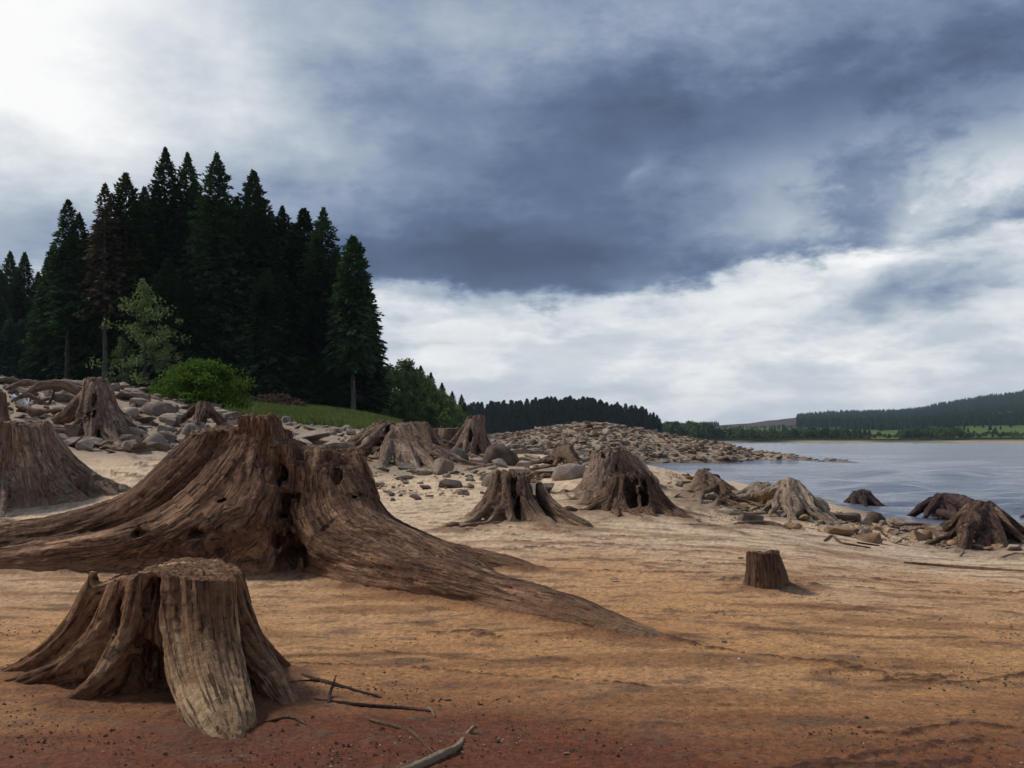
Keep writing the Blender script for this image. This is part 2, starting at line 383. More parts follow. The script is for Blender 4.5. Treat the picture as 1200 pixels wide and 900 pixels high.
def mat_ground():
    m = bpy.data.materials.new('shore_ground'); m.use_nodes = True; n = NT(m.node_tree); n.nt.nodes.clear()
    at = n.node('ShaderNodeAttribute', attribute_name='tint')
    wt = n.node('ShaderNodeAttribute', attribute_name='wet')
    pos = n.node('ShaderNodeNewGeometry').outputs['Position']
    n1 = n.noise(n.vm('MULTIPLY', pos, (1, 1.8, 1)), 1.8, 8, 0.68)
    n2 = n.noise(pos, 70, 6, 0.78)
    n3 = n.noise(n.vm('MULTIPLY', pos, (1, 1.25, 1)), 9, 6, 0.7)
    n4 = n.noise(n.vm('ADD', pos, (3, 9, 1)), 30, 4, 0.65)
    c = n.mix(1.0, at.outputs['Color'], n.ramp(n1, [(0.3, (0.74, 0.70, 0.66)), (0.5, (0.98, 0.97, 0.96)), (0.7, (1.14, 1.13, 1.10))]), 'MULTIPLY')
    c = n.mix(1.0, c, n.ramp(n2, [(0.3, (0.55, 0.52, 0.50)), (0.52, (1.0, 1.0, 1.0)), (0.70, (1.42, 1.40, 1.36))]), 'MULTIPLY')
    speck = n.smooth(n4, 0.60, 0.65)
    patch = n.smooth(n3, 0.52, 0.66)
    c = n.mix(n.m('MULTIPLY', speck, n.m('ADD', n.m('MULTIPLY', patch, 0.55), 0.30)), c, (0.07, 0.04, 0.027))
    c = n.mix(n.m('MULTIPLY', patch, 0.22), c, (0.20, 0.12, 0.075))
    b = n.node('ShaderNodeBsdfPrincipled')
    n.link(c, b.inputs['Base Color'])
    n.link(n.m('SUBTRACT', 0.92, n.m('MULTIPLY', wt.outputs['Fac'], 0.5)), b.inputs['Roughness'])
    b.inputs['Specular IOR Level'].default_value = 0.25
    h = n.m('ADD', n.m('MULTIPLY', n3, 0.6), n.m('MULTIPLY', n2, 0.35))
    h = n.m('ADD', h, n.m('MULTIPLY', speck, 0.25))
    n.link(n.bump(h, 1.0, 0.04), b.inputs['Normal'])
    o = n.node('ShaderNodeOutputMaterial'); n.link(b.outputs[0], o.inputs[0])
    return m
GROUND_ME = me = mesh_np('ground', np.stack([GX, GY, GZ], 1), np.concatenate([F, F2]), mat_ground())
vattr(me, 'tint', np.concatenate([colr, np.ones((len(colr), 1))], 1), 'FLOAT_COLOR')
vattr(me, 'wet', np.clip(shore_w + 0.25 * red, 0, 1), 'FLOAT')
me.flip_normals()
tag(link('ground', me), 'bare sandy lake shore with red mud and low eroded ledges', kind='structure')

# ------------------------------------------------------------------ water
def mat_water():
    m = bpy.data.materials.new('lake_water'); m.use_nodes = True; n = NT(m.node_tree); n.nt.nodes.clear()
    pos = n.node('ShaderNodeNewGeometry').outputs['Position']
    p = n.vm('MULTIPLY', pos, (1.0, 1.6, 1.0))
    a = n.noise(n.vm('MULTIPLY', pos, (0.30, 0.75, 1)), 1.0, 4, 0.55, 0.5); bb = n.noise(n.vm('ADD', p, (7, 3, 0)), 2.6, 5, 0.65, 0.3); c = n.noise(n.vm('MULTIPLY', pos, (0.6, 1.4, 1)), 0.12, 4, 0.5)
    h = n.m('ADD', n.m('MULTIPLY', a, 0.7), n.m('MULTIPLY', bb, 0.25))
    b = n.node('ShaderNodeBsdfPrincipled')
    n.link(n.mix(n.smooth(c, 0.35, 0.65), (0.12, 0.135, 0.175), (0.17, 0.185, 0.23)), b.inputs['Base Color'])
    b.inputs['Roughness'].default_value = 0.12; b.inputs['IOR'].default_value = 1.33
    n.link(n.bump(h, 1.0, 0.25), b.inputs['Normal'])
    o = n.node('ShaderNodeOutputMaterial'); n.link(b.outputs[0], o.inputs[0])
    return m
MW = mat_water()
wt_ = np.unique(np.concatenate([np.radians(np.arange(-180, -7, 4.0)), np.radians(np.linspace(-5, 34, 470)), np.radians(np.arange(38, 180, 4.0))]))
wr = np.concatenate([[6, 10, 13], 1.0 / np.linspace(1 / 15.0, 1 / 125.0, 190), np.exp(np.linspace(math.log(127), math.log(560), 110)), [700, 900, 1400, 2200, 3300, 4900.]])
A, B_ = np.meshgrid(wt_, wr, indexing='ij')
WX, WY = (B_ * np.sin(A)).ravel(), (B_ * np.cos(A)).ravel(); wdist = np.hypot(WX, WY)
WP = np.stack([WX, WY, WX * 0], 1); row = wdist ** 2 / (1.5 * FPX)          # ground covered by one picture row
hz = np.zeros(len(WX)); vis = (wdist > 12) & (wdist < 650)
for lam, sx_ in ((0.9, 1.3), (1.7, 1.2), (3.4, 1.1), (7.0, 1.0), (15.0, 0.9)):
    n_w = pnoise(WP[vis] / np.array([lam * sx_, lam, 1]) + lam * 7)
    keep_ = sstep(lam / row[vis], 1.6, 2.6) * (1 - sstep(lam / row[vis], 5, 9) * (0.95 if lam > 1 else 0.3))
    hz[vis] += n_w * lam * 0.15 * keep_ / (1 + lam * 0.35)
V = np.stack([WX, WY, WATER_Z + hz * sstep(wdist, 14, 22)], 1)
ii = np.arange(A.size).reshape(A.shape); jj = np.roll(ii, -1, axis=0)
me = mesh_np('lake_water', V, np.stack([ii[:, :-1].ravel(), ii[:, 1:].ravel(), jj[:, 1:].ravel(), jj[:, :-1].ravel()], 1), MW)
tag(link('lake_water', me), 'rippled blue grey reservoir water', kind='structure')

# ------------------------------------------------------------------ foliage materials
def mat_leaf(name, dark, light, scale=0.6, trans=0.2, fine=9.0):
    m = bpy.data.materials.new(name); m.use_nodes = True; n = NT(m.node_tree); n.nt.nodes.clear()
    pos = n.node('ShaderNodeNewGeometry').outputs['Position']
    oi = n.node('ShaderNodeObjectInfo')
    f = n.m('ADD', n.m('MULTIPLY', n.noise(pos, scale, 3, 0.6), 0.6), n.m('MULTIPLY', n.noise(pos, fine, 2, 0.6), 0.4))
    f = n.m('ADD', f, n.m('MULTIPLY', n.m('SUBTRACT', oi.outputs['Random'], 0.5), 0.28))
    c = n.mix(n.smooth(f, 0.34, 0.68), dark, light)
    d = n.node('ShaderNodeBsdfDiffuse'); n.link(c, d.inputs[0])
    t = n.node('ShaderNodeBsdfTranslucent'); n.link(c, t.inputs[0])
    mx = n.node('ShaderNodeMixShader'); mx.inputs[0].default_value = trans
    n.link(d.outputs[0], mx.inputs[1]); n.link(t.outputs[0], mx.inputs[2])
    o = n.node('ShaderNodeOutputMaterial'); n.link(mx.outputs[0], o.inputs[0])
    return m
M_SPR = mat_leaf('spruce_needles', (0.019, 0.040, 0.019), (0.066, 0.122, 0.048), 0.5, 0.12)
M_SPR2 = mat_leaf('spruce_needles_open', (0.030, 0.050, 0.016), (0.085, 0.115, 0.030), 0.5, 0.2)
M_DEAD = mat_leaf('dying_needles', (0.075, 0.058, 0.040), (0.15, 0.12, 0.08), 0.6, 0.1)
M_YOUNG = mat_leaf('young_spruce_needles', (0.045, 0.085, 0.062), (0.10, 0.17, 0.115), 0.5, 0.15)
M_BUSH = mat_leaf('willow_leaves', (0.045, 0.085, 0.016), (0.115, 0.20, 0.035), 1.6, 0.3, 14)
M_BIRCH = mat_leaf('birch_leaves', (0.085, 0.12, 0.045), (0.20, 0.26, 0.105), 1.4, 0.3, 14)
M_DECI = mat_leaf('broad_leaves', (0.07, 0.115, 0.038), (0.20, 0.28, 0.10), 0.8, 0.25, 6)
M_FARF = mat_leaf('far_needles', (0.014, 0.032, 0.020), (0.032, 0.062, 0.034), 0.05, 0.1, 0.3)
M_FARD = mat_leaf('far_leaves', (0.045, 0.085, 0.032), (0.12, 0.19, 0.062), 0.05, 0.15, 0.3)
M_GRASS = mat_leaf('grass_blades', (0.050, 0.11, 0.022), (0.18, 0.20, 0.065), 0.35, 0.3, 3)
def mat_plain(name, c1, c2, scale, rough=0.9, bump=0.0, bd=0.02, stretch=(1, 1, 1)):
    m = bpy.data.materials.new(name); m.use_nodes = True; n = NT(m.node_tree); n.nt.nodes.clear()
    tc = n.node('ShaderNodeTexCoord').outputs['Object']
    f = n.noise(n.vm('MULTIPLY', tc, stretch), scale, 6, 0.65)
    b = n.node('ShaderNodeBsdfPrincipled'); n.link(n.mix(n.smooth(f, 0.32, 0.68), c1, c2), b.inputs['Base Color'])
    b.inputs['Roughness'].default_value = rough; b.inputs['Specular IOR Level'].default_value = 0.2
    if bump: n.link(n.bump(f, bump, bd), b.inputs['Normal'])
    o = n.node('ShaderNodeOutputMaterial'); n.link(b.outputs[0], o.inputs[0])
    return m
M_BARK = mat_plain('spruce_bark', (0.030, 0.025, 0.022), (0.085, 0.074, 0.064), 6, 0.95, 0.5, 0.03, (1, 1, 0.3))
M_GREYBARK = mat_plain('grey_bark', (0.075, 0.066, 0.058), (0.16, 0.145, 0.125), 6, 0.95, 0.5, 0.03, (1, 1, 0.3))
M_PALEBARK = mat_plain('pale_bark', (0.13, 0.115, 0.095), (0.24, 0.22, 0.19), 6, 0.95, 0.4, 0.02, (1, 1, 0.3))

# ------------------------------------------------------------------ tree generators
def tube_np(pts, rads, n=7):
    pts = np.array([list(p) for p in pts], dtype=float); V = []; F = []
    for i, p in enumerate(pts):
        t = pts[min(i + 1, len(pts) - 1)] - pts[max(i - 1, 0)]; t /= np.linalg.norm(t) + 1e-9
        a = np.cross(t, [0.3, 0.9, 0.2] if abs(t[2]) > 0.8 else [0, 0, 1.0]); a /= np.linalg.norm(a); b = np.cross(t, a)
        for k in range(n):
            q = 2 * math.pi * k / n
            V.append(p + rads[i] * (math.cos(q) * a + math.sin(q) * b))
    for i in range(len(pts) - 1):
        for k in range(n):
            F.append((i * n + k, i * n + (k + 1) % n, (i + 1) * n + (k + 1) % n, (i + 1) * n + k))
    return np.array(V), np.array(F)
def join_q(parts):
    V, F, o = [], [], 0
    for v, f in parts:
        V.append(v); F.append(f + o); o += len(v)
    return np.concatenate(V), np.concatenate(F)
def blades(P, D, L, Wd, rng):
    """flat leaf-shaped quads: base points P, directions D, length L, width Wd"""
    n = len(P)
    up = rng.normal(size=(n, 3)) * 0.5 + [0, 0, 1]
    S = np.cross(D, up); S /= np.linalg.norm(S, axis=1)[:, None] + 1e-9
    L = np.asarray(L).reshape(-1, 1) * np.ones((n, 1)); Wd = np.asarray(Wd).reshape(-1, 1) * np.ones((n, 1))
    a = P; b = P + D * L * 0.45 + S * Wd * 0.5; c = P + D * L; d = P + D * L * 0.45 - S * Wd * 0.5
    V = np.stack([a, b, c, d], 1).reshape(-1, 3)
    return V, np.arange(4 * n).reshape(n, 4)
def spruce_crown(H, RB, z0, seed, dens=1.0, gappy=0.0, droop=0.35, bl=0.55, shape=0.72):
    """needle sprays of a spruce of height H: whorls of drooping boughs from z0 up, base radius RB"""
    rng = np.random.RandomState(seed); Ps, Ds, Ls, Ws = [], [], [], []
    z = z0
    while z < H - 0.12:
        t = (z - z0) / (H - z0)
        rmax = RB * (1 - t) ** shape * (0.6 + 0.4 * min(1, (t + 0.02) * 7)) * min(1, (1 - t) / 0.10) ** 0.55 + 0.02
        nb = max(6, int((9 + 5 * (1 - t)) * dens))
        a0 = rng.rand() * 6.28
        for k in range(nb):
            if rng.rand() < gappy * (1 - t): continue
            a = a0 + 6.283 * (k + rng.rand() * 0.7) / nb
            r = rmax * (0.48 + 0.68 * rng.rand())
            if rng.rand() < 0.10: r *= 1.2
            ns = int(5 + 13 * r * dens)
            s = np.sqrt(rng.rand(ns)) * 0.97 + 0.03
            lift = 0.30 * (t - 0.30)
            zz = z + r * (lift * s - droop * s * s * (1 - 0.7 * t)) + rng.normal(size=ns) * 0.06
            side = rng.normal(size=ns) * 0.17 * r * (1.1 - s)
            x = np.cos(a) * r * s - np.sin(a) * side; y = np.sin(a) * r * s + np.cos(a) * side
            Ps.append(np.stack([x, y, zz], 1))
            da = a + rng.normal(size=ns) * 0.6
            D = np.stack([np.cos(da), np.sin(da), -0.30 - 0.5 * rng.rand(ns) + 1.25 * t ** 2], 1)
            Ds.append(D / np.linalg.norm(D, axis=1)[:, None])
            Ls.append(bl * (0.55 + 0.7 * rng.rand(ns)) * (0.30 + 0.70 * (1 - t) ** 0.5)); Ws.append(0.26 * (0.7 + 0.6 * rng.rand(ns)) * (bl / 0.55) * (0.62 + 0.38 * (1 - t)))
        z += (0.26 + 0.12 * rng.rand()) * (1 - 0.45 * t) / (0.6 + 0.4 * dens)
    for k in range(16):
        q = H - 0.75 + 0.75 * k / 15; a = k * 2.4
        Ps.append([[0, 0, q - 0.1]]); D = np.array([[math.cos(a) * 0.6, math.sin(a) * 0.6, 1.0]]); Ds.append(D / np.linalg.norm(D)); Ls.append([0.26 * (1.15 - k / 16)]); Ws.append([0.06])
    return blades(np.concatenate(Ps), np.concatenate(Ds), np.concatenate(Ls), np.concatenate(Ws), rng)
def spruce_trunk(H, r, seed, z_stub=0.0):
    rng = np.random.RandomState(seed)
    z = np.linspace(-0.4, H - 0.1, 12)
    w_ = np.cumsum(rng.normal(size=(12, 2)) * 0.02, axis=0)
    parts = [tube_np([(w_[i, 0], w_[i, 1], z[i]) for i in range(12)], [max(0.02, r * (1 - max(0, zz) / H) ** 0.9 + (0.08 if i == 0 else 0)) for i, zz in enumerate(z)])]
    for k in range(int(z_stub * 3)):
        a = rng.rand() * 6.28; zz = 1.0 + rng.rand() * z_stub; L = 0.4 + rng.rand() * 1.2
        parts.append(tube_np([(0, 0, zz), (math.cos(a) * L * 0.5, math.sin(a) * L * 0.5, zz - 0.05), (math.cos(a) * L, math.sin(a) * L, zz - 0.25 * L)], [0.03, 0.02, 0.008], 4))
    return join_q(parts)
_proto = {}
def spruce_proto(key, H, RB, z0, mat, seed, **kw):
    cv = spruce_crown(H, RB, z0, seed, **kw)
    tv = spruce_trunk(H, 0.011 * H + 0.05, seed, z0)
    _proto[key] = (mesh_np('crown', *cv, mat, False), mesh_np('trunk', *tv, M_GREYBARK if key in ('dead', 'high1', 'edge') else M_BARK))
def place_tree(name, key, loc, rz, sc, label, group, cat='tree'):
    r = empty(name, loc); r.rotation_euler = (0, 0, rz); r.scale = sc
    tag(r, label, cat, group)
    c, t = _proto[key]
    link('crown', c, r); link('trunk', t, r)
    return r
spruce_proto('full1', 19, 4.4, 0.8, M_SPR, 1)
spruce_proto('full2', 20, 4.1, 1.2, M_SPR, 2, dens=1.0)
spruce_proto('full3', 19, 3.7, 2.0, M_SPR, 3, dens=1.1)
spruce_proto('high1', 17, 3.1, 4.6, M_SPR2, 4, gappy=0.3, droop=0.15)
spruce_proto('high2', 17, 2.5, 6.0, M_SPR, 5, gappy=0.45, droop=0.1)
spruce_proto('dead', 17, 1.9, 6.6, M_DEAD, 6, gappy=0.35, dens=0.8, droop=0.3)
spruce_proto('edge', 14, 2.15, 3.6, M_SPR, 8, dens=1.25, shape=0.5)
spruce_proto('young', 9, 2.0, 0.3, M_YOUNG, 7)
HP = {'full1': 19, 'full2': 20, 'full3': 19, 'high1': 17, 'high2': 17, 'dead': 17, 'edge': 14, 'young': 9}
def tree_at(px, tip, d, key, label, group, wide=1.0):
    g = G(px, d)
    top = CAMZ + (HOR - tip) / FPX * d
    k = (top - g.z) / HP[key]
    random.seed(int(px * 13 + d))
    return place_tree('spruce_tree', key, g, random.uniform(0, 6.28), (k * wide, k * wide, k), label, group)
GT = 'spruces of the plantation at the top of the bank'
TREES = [
    (80, 234, 80, 'high2', 1.05, 'tall thin spruce at the left end of the stand, bare trunk below a ragged crown'),
    (93, 250, 86, 'high1', 0.9, 'spruce with a bare lower trunk just behind the thin dark one at the left end'),
    (123, 216, 78, 'dead', 1.1, 'dying spruce with a brown thinning crown and a pale bare trunk'),
    (147, 203, 80, 'high1', 1.15, 'yellow-green spruce with open boughs right of the brown dying one'),
    (167, 226, 84, 'full3', 0.9, 'narrow spruce between the yellow-green one and the tallest tree'),
    (194, 174, 82, 'full2', 1.0, 'tallest spruce of the stand, with a thin pointed tip'),
    (220, 180, 84, 'full2', 0.95, 'pointed spruce just right of the tallest one'),
    (254, 180, 79, 'full1', 1.0, 'broad dark spruce with a dense blunt tip in the middle of the stand'),
    (297, 199, 80, 'full3', 1.15, 'tall slender spruce standing right of the broad blunt-tipped one'),
    (331, 242, 84, 'full1', 1.1, 'spruce in the first dip of the treetops right of the slender one'),
    (356, 243, 82, 'full3', 1.35, 'spruce with a double-looking top above the brown heap of brash'),
    (379, 244, 80, 'full2', 1.2, 'spruce with a sharp tip second from the right end of the stand'),
    (414, 276, 74, 'edge', 1.0, 'last spruce at the right end of the stand, its grey trunk bare above the grass'),
]
TREES += [(397, 300, 82, 'full2', 1.1, 'lower spruce filling the gap left of the last spruce at the right end'), (424, 322, 78, 'edge', 1.15, 'spruce whose boughs form the right-hand edge of the stand'), (343, 262, 90, 'full1', 0.9, 'spruce showing between the first dip and the double-looking top')]
for px, tip, d, key, wide, lab in TREES: tree_at(px, tip, d, key, lab, GT, wide)
FT = [(80, 'the thin spruce at the left end'), (123, 'the brown dying spruce'), (147, 'the yellow-green spruce'), (194, 'the tallest spruce'), (220, 'the pointed spruce next to the tallest'), (254, 'the broad blunt-tipped spruce'), (297, 'the tall slender spruce'), (331, 'the spruce in the first dip'), (356, 'the double-topped spruce'), (379, 'the sharp second-last spruce'), (414, 'the last spruce at the right end')]
def by_tree(px, a):
    mx, nm = min(FT, key=lambda q: abs(q[0] - px)); dd = px - mx
    return a + (' directly behind ' if abs(dd) < 4 else ' just right of ' if 0 < dd < 11 else ' just left of ' if -11 < dd < 0 else ' right of ' if dd > 0 else ' left of ') + nm
GB = 'spruces further back in the plantation'
rb = random.Random(5)
for k in range(40):
    px = 60 + 350 * (k % 20) / 19 + rb.uniform(-9, 9); row = k // 20
    env = np.interp(px, [60, 120, 195, 255, 300, 340, 380, 420], [268, 240, 204, 206, 224, 258, 258, 306])
    tree_at(px, env + rb.uniform(0, 26) + row * 12, 88 + row * 10 + rb.uniform(-2, 3), rb.choice(['full1', 'full2', 'full3']), by_tree(px, 'taller back-row spruce' if row == 0 else 'dark far back-row spruce'), GB, 1.05)
for k in range(26):
    px = 196 + 240 * k / 25 + rb.uniform(-5, 5)
    tree_at(min(px, 428), np.interp(px, [196, 300, 440], [330, 340, 360]) + rb.uniform(-30, 50), 76 + rb.uniform(-2, 4), rb.choice(['full1', 'full3']), by_tree(px, 'low dark spruce').replace('directly behind', 'at the foot of'), 'low spruces filling the front of the plantation', 1.5)
for k, (px, tip, d) in enumerate([(12, 294, 120), (29, 295, 118), (-6, 300, 124), (2, 318, 116), (45, 318, 120), (-22, 310, 118), (20, 312, 126), (-40, 300, 122), (57, 300, 112)]):
    tree_at(px, tip, d, 'full3', by_tree(px, 'bluish distant spruce') if px > 40 else 'bluish distant spruce ' + ('cut by the left edge' if px < 0 else 'near the left edge, ' + ('taller' if tip < 300 else 'shorter') + ' pointed top'), 'bluish spruces beyond the left end')
for k in range(26):
    px = -40 + 160 * (k % 13) / 12 + rb.uniform(-4, 4)
    tree_at(px, 352 + rb.uniform(-14, 24) + (k // 13) * 26, 104 - (k // 13) * 8, 'young', ('taller ' if k < 13 else 'shorter ') + ('young blue-green spruce at the very left edge' if px < 10 else 'young blue-green spruce between the left edge and the thin spruce' if px < 66 else 'young blue-green spruce under the thin and dying spruces'), 'young spruces at the left edge', 1.25)

# ---- broad-leaved trees and the bush
def leafy(key, H, RB, mat, seed, nclump, per, leaf, base=0.15, trunkmat=M_PALEBARK, irregular=0.35, nlimb=9, trunk_r=0.09):
    rng = np.random.RandomState(seed); P, D = [], []
    limbs = [tube_np([(0, 0, -0.3), (0.03, 0, H * 0.3), (-0.04, 0.03, H * 0.6), (0.02, 0, H * 0.86)], [trunk_r * 1.3, trunk_r, trunk_r * 0.6, trunk_r * 0.2])]
    for k in range(nclump):
        u = rng.rand() ** 0.8; zc = H * (base + (0.97 - base) * u)
        env = RB * math.sin(math.pi * min(0.97, (0.22 + 0.78 * u) ** 0.85)) ** 0.7 + 0.1
        a = rng.rand() * 6.283; r = env * math.sqrt(rng.rand()) * (1 + irregular * rng.normal() * 0.5)
        c = np.array([math.cos(a) * r, math.sin(a) * r, zc + rng.normal() * 0.03 * H])
        cr = RB * (0.16 + 0.16 * rng.rand())
        q = rng.normal(size=(per, 3)); q /= np.linalg.norm(q, axis=1)[:, None]; q *= (rng.rand(per, 1) ** 0.45) * cr
        q[:, 2] *= 0.75
        P.append(c + q); dd = rng.normal(size=(per, 3)) + [0, 0, -0.2]; D.append(dd / np.linalg.norm(dd, axis=1)[:, None])
        if k < nlimb:
            z0 = H * (base * 0.7 + 0.45 * rng.rand() * u)
            m_ = (np.array([0, 0, z0]) + c) / 2 + [0, 0, -0.05 * H]
            limbs.append(tube_np([(0, 0, z0), m_, c], [trunk_r * 0.5, trunk_r * 0.32, trunk_r * 0.1], 5))
    P = np.concatenate(P); D = np.concatenate(D)
    P[:, 2] = np.maximum(P[:, 2], 0.0)
    v = blades(P, D, leaf * (0.7 + 0.6 * rng.rand(len(P))), leaf * 0.6, rng)
    _proto[key] = (mesh_np('crown', *v, mat, False), mesh_np('trunk', *join_q(limbs), trunkmat))
leafy('bush', 2.25, 2.05, M_BUSH, 21, 190, 80, 0.16, 0.02, irregular=0.25, trunk_r=0.05)
leafy('birch', 8.0, 2.1, M_BIRCH, 22, 85, 36, 0.22, 0.06, irregular=1.0, nlimb=16, trunk_r=0.06, trunkmat=M_BARK)
leafy('deci1', 7.0, 3.0, M_DECI, 23, 90, 80, 0.30, 0.05)
leafy('deci2', 7.0, 2.5, M_DECI, 24, 80, 80, 0.30, 0.04)
leafy('fard', 8.0, 4.4, M_FARD, 25, 28, 26, 1.1, 0.03)
def leafy_at(key, H, px, tip, d, label, group=None, wide=1.0, cat='tree', name='broadleaf_tree', dz=-0.1):
    g = G(px, d, dz); k = (CAMZ + (HOR - tip) / FPX * d - g.z) / H
    return place_tree(name, key, g, px * 0.7, (k * wide, k * wide, k), label, group, cat)
b = seat(240, 478, 30); b.z -= 0.05
o = place_tree('willow_bush', 'bush', b, 0.4, (b.y * 52 / FPX / 2.05,) * 2 + (b.y * 53 / FPX / 2.25,), 'round bright green bush on the grass in front of the dark spruces', None, 'bush')
leafy_at('birch', 8.0, 170, 330, 70, 'pale green young birch with thin open foliage left of the round bush')
leafy_at('birch', 8.0, 196, 400, 71, 'small wispy birch sapling between the pale birch and the round bush')
leafy_at('birch', 8.0, 142, 396, 72, 'thin birch sapling left of the pale green birch, under the brown spruce', wide=0.8)
GD = 'broadleaved trees beyond the right end of the plantation'
for k, (px, tip, d, key, wd) in enumerate([(426, 418, 84, 'deci2', 0.9), (441, 424, 92, 'deci1', 0.9), (457, 427, 97, 'deci2', 1.0), (474, 425, 100, 'deci1', 1.0), (487, 432, 103, 'deci2', 0.9), (500, 447, 108, 'deci1', 1.0),
                                  (512, 455, 118, 'deci2', 1.1), (524, 466, 126, 'deci1', 1.0), (536, 474, 130, 'deci2', 1.0), (446, 452, 80, 'deci1', 0.9), (466, 462, 86, 'deci2', 1.0), (484, 466, 92, 'deci1', 1.0), (503, 476, 98, 'deci2', 1.1), (520, 484, 104, 'deci1', 1.1), (545, 483, 135, 'deci2', 1.2)]):
    leafy_at(key, 7.0, px, tip, d, ['rounded green broadleaved tree in the row sloping down towards the lake', 'darker bushy tree in the row sloping down towards the lake'][k % 2], GD, wd, dz=-0.4)
for px, tip, d in ((493, 428, 120), (505, 436, 124), (530, 458, 140), (541, 462, 145), (518, 448, 138), (449, 440, 112)):
    tree_at(px, tip, d, 'full3', 'dark conifer tip rising out of the sloping row of green trees', 'conifers among the green trees', 1.2)

# ---- grass slope below the plantation
rng = np.random.RandomState(3)
n = 60000
px = rng.uniform(262, 470, n); d = rng.uniform(37, 70, n); x = (px - 600) / FPX * d
z = ground(x, d)
keep = z > 1.35 + 0.25 * fbm(np.stack([x, d, d * 0], 1) * 0.4, 2)
x, d, z = x[keep], d[keep], z[keep]; n = len(x)
D = rng.normal(size=(n, 3)) * 0.35 + [0, 0, 1]; D /= np.linalg.norm(D, axis=1)[:, None]
me = mesh_np('grass', *blades(np.stack([x, d, z - 0.03], 1), D, 0.16 + 0.26 * rng.rand(n) ** 2, 0.05, rng), M_GRASS, False)
tag(link('grass', me), 'rough green grass on the slope below the spruces', 'grass', kind='stuff')
# ---- heap of brown brash at the foot of the stand
hp = seat(322, 476, 40); rng = np.random.RandomState(9); parts = []
for k in range(420):
    a, r = rng.rand() * 6.28, math.sqrt(rng.rand()); c = np.array([math.cos(a) * r * 1.75, math.sin(a) * r * 1.0, (1 - r * r) * 0.85 * rng.rand() ** 0.5])
    D = rng.normal(size=3) * [1, 1, 0.4]; D /= np.linalg.norm(D); L = 0.25 + rng.rand() * 0.6
    parts.append(tube_np([c - D * L / 2, c + rng.normal(size=3) * 0.05, c + D * L / 2], [0.03, 0.025, 0.012], 3))
M_BRASH = mat_plain('brash', (0.05, 0.028, 0.02), (0.12, 0.07, 0.05), 3)
hm = link('brash_heap', mesh_np('brash_heap', *join_q(parts), M_BRASH)); hm.location = hp; hm.scale = (1.25, 1.25, 1.0)
tag(hm, 'low brown heap of dead branches on the grass right of the round bush', 'brush heap')

# ------------------------------------------------------------------ far country
def ramp1(x, xs, ys): return np.interp(x, xs, ys)
RP = [500, 780, 840, 880, 900, 930, 936, 960, 1000, 1050, 1080, 1100, 1150, 1200, 1300, 1450, 1700, 2500]
RY = [505, 500, 499, 496, 493, 490, 488, 486, 485, 483, 480, 476, 467, 461, 452, 448, 452, 470]
def hill_v(px): return (HOR - np.interp(px, RP, RY)) / FPX
D0, D1 = 470.0, 2000.0
def hill_z(px, d):
    t = np.clip((np.log(d) - math.log(D0)) / (math.log(D1) - math.log(D0)), 0, 1.3)
    v = hill_v(px) * np.where(t < 1, np.clip(t, 0, 1) ** 1.15, 1 - (t - 1) * 1.2)
    sh = sstep(d, D0 - 5, D0 + 40)
    return CAMZ + v * d - 1.6 - 1.4 * (1 - sh) + 1.3 * sh
hx = np.concatenate([np.linspace(770, 1250, 170), np.linspace(1262, 2600, 50)])
hd = np.exp(np.linspace(math.log(D0 - 10), math.log(3400), 90))
PX, DD = np.meshgrid(hx, hd, indexing='ij')
X = ((PX - 600) / FPX * DD).ravel(); Y = DD.ravel(); Z = hill_z(PX, DD).ravel()
P3 = np.stack([X, Y, Z * 0], 1)
Z += 3.0 * fbm(P3 * 0.006, 3) * sstep(Y, 500, 900)
def zone(px, d):
    """0 forest, 1 field, 2 heath on the far hillside"""
    t = (np.log(d) - math.log(D0)) / (math.log(D1) - math.log(D0)); t = t ** 1.15 * hill_v(px) * FPX   # pixels above the shore
    q = np.zeros(np.shape(px))
    q = np.where((px > 842) & (px < 934) & (t > 12) , 2, q)
    q = np.where((px > 835) & (px < 985) & (t > 3) & (t <= 14), 3, q)
    q = np.where((px > 985) & (px < 1085) & (t > 5) & (t < 13), 1, q)
    q = np.where((px > 1020) & (px < 1052) & (t > 1.5) & (t < 5.5), 4, q)
    q = np.where((px > 1118) & (t > 3) & (t < 15), 1, q)
    return q
zn = zone(PX, DD).ravel()
cols = np.zeros((len(X), 3)) + [0.020, 0.036, 0.018]
cols[zn == 1] = [0.10, 0.145, 0.05]; cols[zn == 2] = [0.085, 0.065, 0.055]; cols[zn == 3] = [0.075, 0.11, 0.048]; cols[zn == 4] = [0.17, 0.16, 0.09]
beach = 1 - sstep(Y + 8 * fbm(P3 * 0.02, 2), D0 + 18, D0 + 30)
cols = mixc(cols, np.array([0.40, 0.32, 0.21]), beach)
ii = np.arange(len(X)).reshape(PX.shape)
M_LAND = bpy.data.materials.new('far_land'); M_LAND.use_nodes = True; n_ = NT(M_LAND.node_tree); n_.nt.nodes.clear()
at = n_.node('ShaderNodeAttribute', attribute_name='tint'); ps = n_.node('ShaderNodeNewGeometry').outputs['Position']
cc = n_.mix(1.0, at.outputs['Color'], n_.ramp(n_.noise(ps, 0.03, 5, 0.6), [(0.3, (0.65, 0.7, 0.65)), (0.7, (1.25, 1.2, 1.15))]), 'MULTIPLY')
bs = n_.node('ShaderNodeBsdfDiffuse'); n_.link(cc, bs.inputs[0]); oo = n_.node('ShaderNodeOutputMaterial'); n_.link(bs.outputs[0], oo.inputs[0])
me = mesh_np('hills', np.stack([X, Y, Z], 1), np.stack([ii[:-1, :-1].ravel(), ii[1:, :-1].ravel(), ii[1:, 1:].ravel(), ii[:-1, 1:].ravel()], 1), M_LAND)
